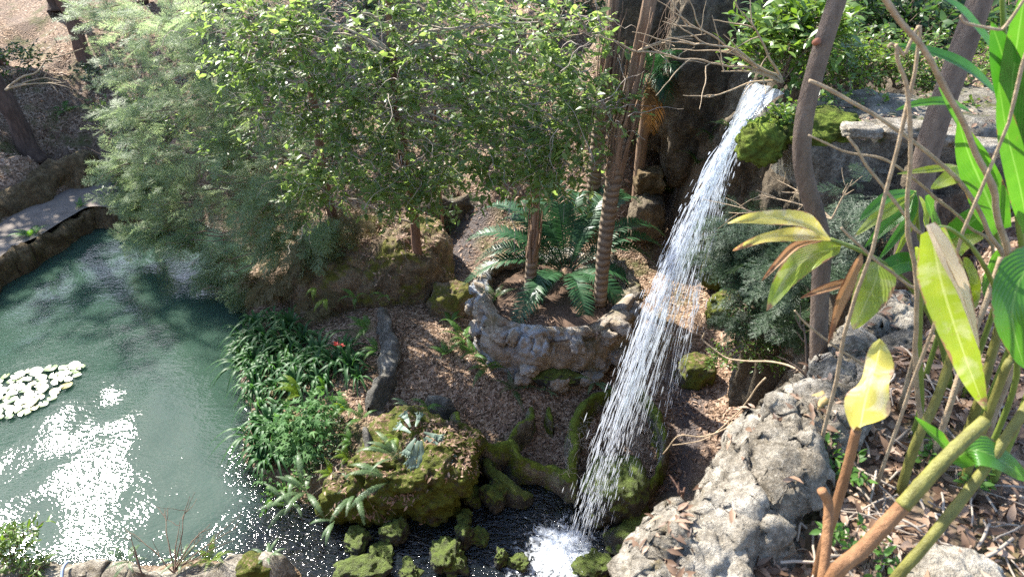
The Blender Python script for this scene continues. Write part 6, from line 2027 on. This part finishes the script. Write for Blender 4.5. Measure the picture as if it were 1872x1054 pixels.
for k, (pts, r_, m_, lab) in enumerate([([(1683, 745, 1.72), (1680, 640, 1.74), (1682, 540, 1.76), (1680, 478, 1.76)], 12, STEM_G, 'slim straight ginger cane rising between the yellow leaf and the hanging leaf'),
                                        ([(1672, 815, 1.5), (1712, 730, 1.54), (1742, 640, 1.58), (1760, 560, 1.6)], 17, CANE_G, 'stout olive ginger cane leaning right beneath the hanging leaf'),
                                        ([(1790, 730, 1.62), (1812, 650, 1.65), (1836, 560, 1.68), (1850, 480, 1.7)], 16, CANE_G, 'olive ginger cane to the right of the hanging leaf'),
                                        ([(1735, 745, 1.6), (1768, 640, 1.66), (1800, 560, 1.7), (1830, 470, 1.74)], 11, PALE, 'dry grey ginger cane behind the hanging leaf'),
                                        ([(1832, 690, 1.5), (1850, 655, 1.52), (1880, 610, 1.54)], 15, CANE_G, 'short olive cane leaving the frame at the right edge'),
                                        ([(1500, 1085, 1.0), (1515, 935, 1.12), (1502, 895, 1.14)], 20, CANE_B, 'short cut brown cane stub beside the reddish cane')]):
    plant(lab, W(pts[0]), [(pts, r_, .85, m_)], [], 'ginger_cane' if k < 5 else 'cane_stub', 'cane')

# trunks close to the camera
sap = thing('sapling', 'smooth grey brown sapling trunk with a cut red stub, rooted on the limestone edge', 'sapling', at_y(1496, 660, 2.25))
pts = [(1496, 668, 2.25), (1497, 600, 2.27), (1500, 520, 2.3), (1503, 450, 2.32), (1492, 395, 2.33), (1475, 340, 2.34), (1466, 285, 2.35), (1470, 220, 2.36), (1485, 150, 2.38), (1508, 70, 2.4), (1530, 0, 2.42), (1552, -80, 2.44), (1570, -170, 2.46)]
obj('trunk', cane_mb([at_y(*q) for q in pts], 31, 1.12, 60, False, 16), BARK_GREY, sap)
sv, sf = tube([at_y(1490, 78, 2.39), at_y(1495, 75, 2.335)], [.011, .010], 10)
M_CUT = simple_mat('fresh_cut_wood', (.20, .07, .04), (.36, .15, .085), 30, .7)
obj('cut_stub', MB().add(sv, sf), M_CUT, sap)
thk = thing('leaning_tree', 'thicker leaning brown trunk in front of the spillway', 'tree', at_y(1655, 520, 3.1))
pts = [(1650, 520, 3.1), (1662, 440, 3.12), (1678, 360, 3.15), (1694, 285, 3.18), (1716, 210, 3.2), (1745, 130, 3.24), (1770, 60, 3.27), (1795, -10, 3.3), (1830, -110, 3.34)]
obj('trunk', cane_mb([at_y(*q) for q in pts], 43, 1.0, 50, False, 16), BARK_GREY, thk)

# pale dry stems and twigs
for k, (pts, r_, tp_, lab) in enumerate([
        ([(1880, 560, 1.7), (1850, 480, 1.66), (1825, 400, 1.62), (1790, 310, 1.58), (1750, 210, 1.54), (1700, 110, 1.5), (1650, 40, 1.48), (1590, -40, 1.46)], 15, .8, 'long pale dry stem crossing the upper right diagonally, thickest of the dry stems'),
        ([(1850, 520, 1.8), (1810, 420, 1.8), (1740, 310, 1.8), (1660, 245, 1.8), (1570, 195, 1.8), (1480, 142, 1.8)], 11, .7, 'long thin pale dry stem running from the sapling down to the right'),
        ([(1678, 760, 1.6), (1672, 640, 1.6), (1680, 520, 1.6), (1668, 400, 1.6), (1670, 290, 1.6), (1662, 190, 1.6), (1640, 130, 1.6), (1636, 90, 1.6)], 11, .75, 'upright pale dry stem with a hooked tip in front of the leaning trunk'),
        ([(1668, 150, 1.62), (1654, 105, 1.62), (1632, 82, 1.62), (1622, 88, 1.62)], 9, .6, 'small hooked dry spur beside the upright pale stem'),
        ([(1700, 480, 1.85), (1660, 400, 1.85), (1590, 300, 1.85), (1555, 250, 1.85), (1565, 265, 1.85)], 9, .5, 'pale dry stem rising to a forked tip above the pleated fan'),
        ([(1820, 480, 1.9), (1770, 410, 1.9), (1700, 350, 1.9), (1620, 300, 1.9), (1540, 280, 1.9), (1470, 250, 1.9)], 8, .5, 'thin whitish twig sagging across the face of the spillway'),
        ([(1740, 560, 1.75), (1660, 520, 1.75), (1590, 455, 1.75), (1538, 412, 1.75)], 8, .7, 'straight pale stick crossing behind the yellow green leaf'),
        ([(1880, 70, 1.5), (1830, 50, 1.5), (1770, 35, 1.5), (1757, 20, 1.5)], 8, .6, 'white twig in front of the deep green blades at the top right'),
        ([(1625, 690, 1.9), (1560, 650, 1.9), (1490, 600, 1.9), (1462, 570, 1.9)], 7, .5, 'thin pale twig passing in front of the sapling foot'),
        ([(1500, 700, 2.3), (1430, 665, 2.5), (1340, 655, 2.7), (1290, 625, 2.8), (1290, 610, 2.8)], 5, .5, 'thin curled white twig reaching out over the leaf litter'),
        ([(1400, 690, 2.5), (1340, 760, 2.5), (1290, 795, 2.5), (1228, 812, 2.5)], 4, .5, 'thin white twig reaching left from the outcrop over the dark path'),
        ([(1340, 770, 2.2), (1280, 800, 2.2), (1235, 800, 2.2), (1215, 830, 2.2)], 4, .5, 'short bent white twig at the outcrop edge')]):
    w3 = [at_y(*q) for q in pts]
    gz_ = hz(w3[0][0], w3[0][1])
    if r_ >= 8 and w3[0][2] > gz_ + .02:
        w3 = [np.array([w3[0][0] + .1, w3[0][1], gz_ - .02])] + w3
    p_ = wiggle(smooth_path(w3, 40), .012, 4, k)
    r = r_ * .42 * np.array([depth(q) for q in p_]) / FPX * np.linspace(1, tp_, 40) * (1 + .18 * (np.arange(40) % 9 == 0))
    v, f = tube(p_, r, 7)
    solo('dry_stalk' if r_ > 7 else 'dry_twig', MB().add(v, f), PALE, lab, 'dry stalk' if r_ > 7 else 'twig')


def twig_bush(name, label, origin, ends, r0, seed, mat, cat='twigs', sub=3):
    g_ = np.random.default_rng(seed)
    mb3 = MB()
    for e_ in ends:
        e_ = np.asarray(e_, float)
        p_ = wiggle(smooth_path([origin, (np.asarray(origin) + e_) / 2 + [0, 0, .05 * np.linalg.norm(e_ - origin)], e_], 20), .05 * np.linalg.norm(e_ - origin) * .5, 3, seed + len(mb3.v))
        mb3.add(*tube(p_, np.linspace(r0, r0 * .3, 20), 5, False))
        for k in range(sub):
            a = p_[g_.integers(6, 19)]
            d = nrm(nrm(e_ - origin) + g_.normal(0, .55, 3)) * np.linalg.norm(e_ - origin) * g_.uniform(.2, .45)
            mb3.add(*tube(wiggle(smooth_path([a, a + d * .5, a + d], 9), .02, 4, k), np.linspace(r0 * .5, r0 * .2, 9), 4, False))
    return solo(name, mb3, mat, label, cat)


twig_bush('dry_branch', 'bare branching white twigs reaching left across the cliff above the fall', at_y(1430, 150, 5.9), [at_y(1330, 95, 5.7), at_y(1215, 42, 5.5), at_y(1210, 100, 5.5), at_y(1300, 175, 5.6), at_y(1345, 10, 5.7), at_y(1240, 70, 5.4), at_y(1320, 130, 5.6)], .014, 3, PALE, 'dry branch', 4)
twig_bush('dry_branch', 'bare pale branch with few leaves arching out from the torn palm trunk', at_y(1165, 95, 8.0), [at_y(1260, 112, 7.7), at_y(1245, 75, 7.8), at_y(1290, 60, 7.7), at_y(1060, 60, 7.8)], .014, 4, PALE, 'dry branch', 3)
twig_bush('dry_branch', 'thin dead branches crossing behind the sapling below the spillway', at_y(1520, 400, 3.2), [at_y(1390, 355, 3.6), at_y(1330, 385, 3.8), at_y(1420, 330, 3.5), at_y(1560, 330, 3.2)], .006, 5, PALE, 'dry branch', 4)
twig_bush('dry_branch', 'pale arched stick leaning out of the ridged hillside trunk', at_y(10, 165, 12.2), [at_y(150, 88, 12.6), at_y(90, 140, 12.5), at_y(120, 150, 12.4)], .022, 6, PALE, 'dry branch', 2)
twig_bush('bare_bush', 'bare brown twigs growing from the sunlit ledge against the bright water', at_z(318, 1046, .3), [at_z(240, 975, .6), at_z(350, 905, .75), at_z(300, 930, .65), at_z(385, 955, .65), at_z(432, 965, .55), at_z(415, 990, .4), at_z(365, 985, .5), at_z(330, 950, .6)], .009, 7, TWIG_BR, 'bush', 3)
twig_bush('bare_bush', 'single dark upright twig on the ledge left of the bare bush', at_z(262, 1052, .3), [at_z(238, 972, .55), at_z(245, 1000, .5)], .009, 8, BARK_DARK, 'twigs', 2)
twig_bush('root_stub', 'reddish splintered root sticking out of the outcrop edge', at_y(1232, 985, 1.42), [at_y(1252, 890, 1.5), at_y(1265, 930, 1.46), at_y(1240, 920, 1.45)], .011, 9, BARK_RED, 'root', 3)
twig_bush('dead_stub', 'forked dead stub at the foot of the sapling', at_y(1478, 690, 2.15), [at_y(1468, 590, 2.2), at_y(1440, 660, 2.2), at_y(1500, 650, 2.1)], .008, 10, BARK_GREY, 'twigs', 3)

for k, (pts, r_, lab) in enumerate([([(1428, 808, 1.75), (1448, 770, 1.77), (1470, 745, 1.78), (1510, 722, 1.79)], 24, 'thick tan root stock creeping over the outcrop beside the blue grey block'), ([(1478, 780, 1.72), (1492, 750, 1.74), (1512, 728, 1.76)], 15, 'short tan root stock lying against the thick one'),
                                    ([(1306, 990, 1.42), (1318, 955, 1.44), (1330, 930, 1.45), (1345, 902, 1.47)], 17, 'tan root stock on the lower outcrop')]):
    p_ = []
    for q in pts:
        d_ = ray(q[0], q[1])
        w0 = at_y(*q)
        p_.append(w0)
    p_ = smooth_path(p_, 26)
    r = r_ * .5 * np.array([depth(q) for q in p_]) / FPX * np.linspace(.9, 1, 26) * (1 + .10 * np.cos(np.arange(26) * .9))
    solo('root_stock', MB().add(*tube(p_, r, 10)), RHIZ, lab, 'root')
# white ringed seedlings among the dead leaves
def bank_point(px, py):
    return on_ground(px, py, .7, 12)


for k, (px, py, h_, lab) in enumerate([(1548, 880, .06, 'small green seedling between the cut canes'), (1530, 1000, .07, 'small green seedling at the foot of the reddish cane'), (1485, 655, .05, 'tiny green weed beside the sapling foot'), (1560, 635, .05, 'tiny green weed on the lichen covered limestone'),
                                        (1690, 850, .05, 'small green seedling under the leaning canes'), (1500, 850, .05, 'pale green seedling by the blue grey block'), (1600, 1040, .05, 'low green seedling at the bottom edge'), (1770, 900, .05, 'small seedling among dead leaves near the right edge')]):
    b_ = bank_point(px, py + 8)
    shrub(lab, [b_ + [0, 0, h_], b_ + [.02, 0.01, h_ * 1.4]], [.03, .03], 5, 500 + k, FERN_M, (.022, .038), (.03, .06), 5, .5, 'seedling', 'seedling', b_, 'seedlings among the dead leaves', .1, .5)
# leafy weed on the ledge, the hose
shrub('pale leafy weed at the left end of the sunlit ledge', [at_z(15, 985, .5), at_z(45, 970, .5), at_z(30, 1010, .4), at_z(-10, 1000, .45)], [.12, .12, .12, .12], 16, 520, SHRUB_P, (.06, .11), (.12, .22), 7, .3, base=at_z(20, 1040, .22))
shrub('yellowish grassy weed on the ledge next to the hose', [at_z(75, 1030, .34), at_z(60, 1040, .32)], [.08, .08], 14, 521, SHRUB_P, (.06, .10), (.08, .14), 6, .2, base=at_z(70, 1048, .22))
M_HOSE = simple_mat('blue_hose', (.16, .22, .38), (.35, .42, .55), 20, .3, 0, 20, spec=.6)
solo('hose', MB().add(*tube(smooth_path([at_z(108, 1085, .30), at_z(113, 1054, .34), at_z(116, 1036, .37), at_z(124, 1026, .34)], 16), .017, 10)), M_HOSE, 'short end of a bluish hose poking up on the sunlit ledge', 'hose')
# loose sticks on the bank
g_ = np.random.default_rng(808)
stk = MB()
for k in range(150):
    px, py = g_.uniform(1450, 1870), g_.uniform(560, 1054)
    if px < 1380 + (1054 - py) * .42:
        continue
    b_ = bank_point(px, py) + np.array([0, 0, .02])
    a_ = g_.uniform(0, 6.28)
    d = np.array([math.cos(a_), math.sin(a_), g_.normal(0, .12)]) * g_.uniform(.06, .28)
    stk.add(*tube(wiggle(smooth_path([b_ - d / 2, b_ + [0, 0, .01], b_ + d / 2], 9), .015, 6, k), g_.uniform(.0015, .005), 5, False))
tag(solo('fallen_sticks', stk, TWIG, 'dry sticks scattered on the dead leaves of the bank', 'sticks'), kind='stuff')

lay_leaves(bpy.data.objects['limestone_outcrop'], 420, (.03, .06), .36, LIT_B, 16, label='dead leaves lodged on the limestone outcrop', minz=.72, zmin=5.0)
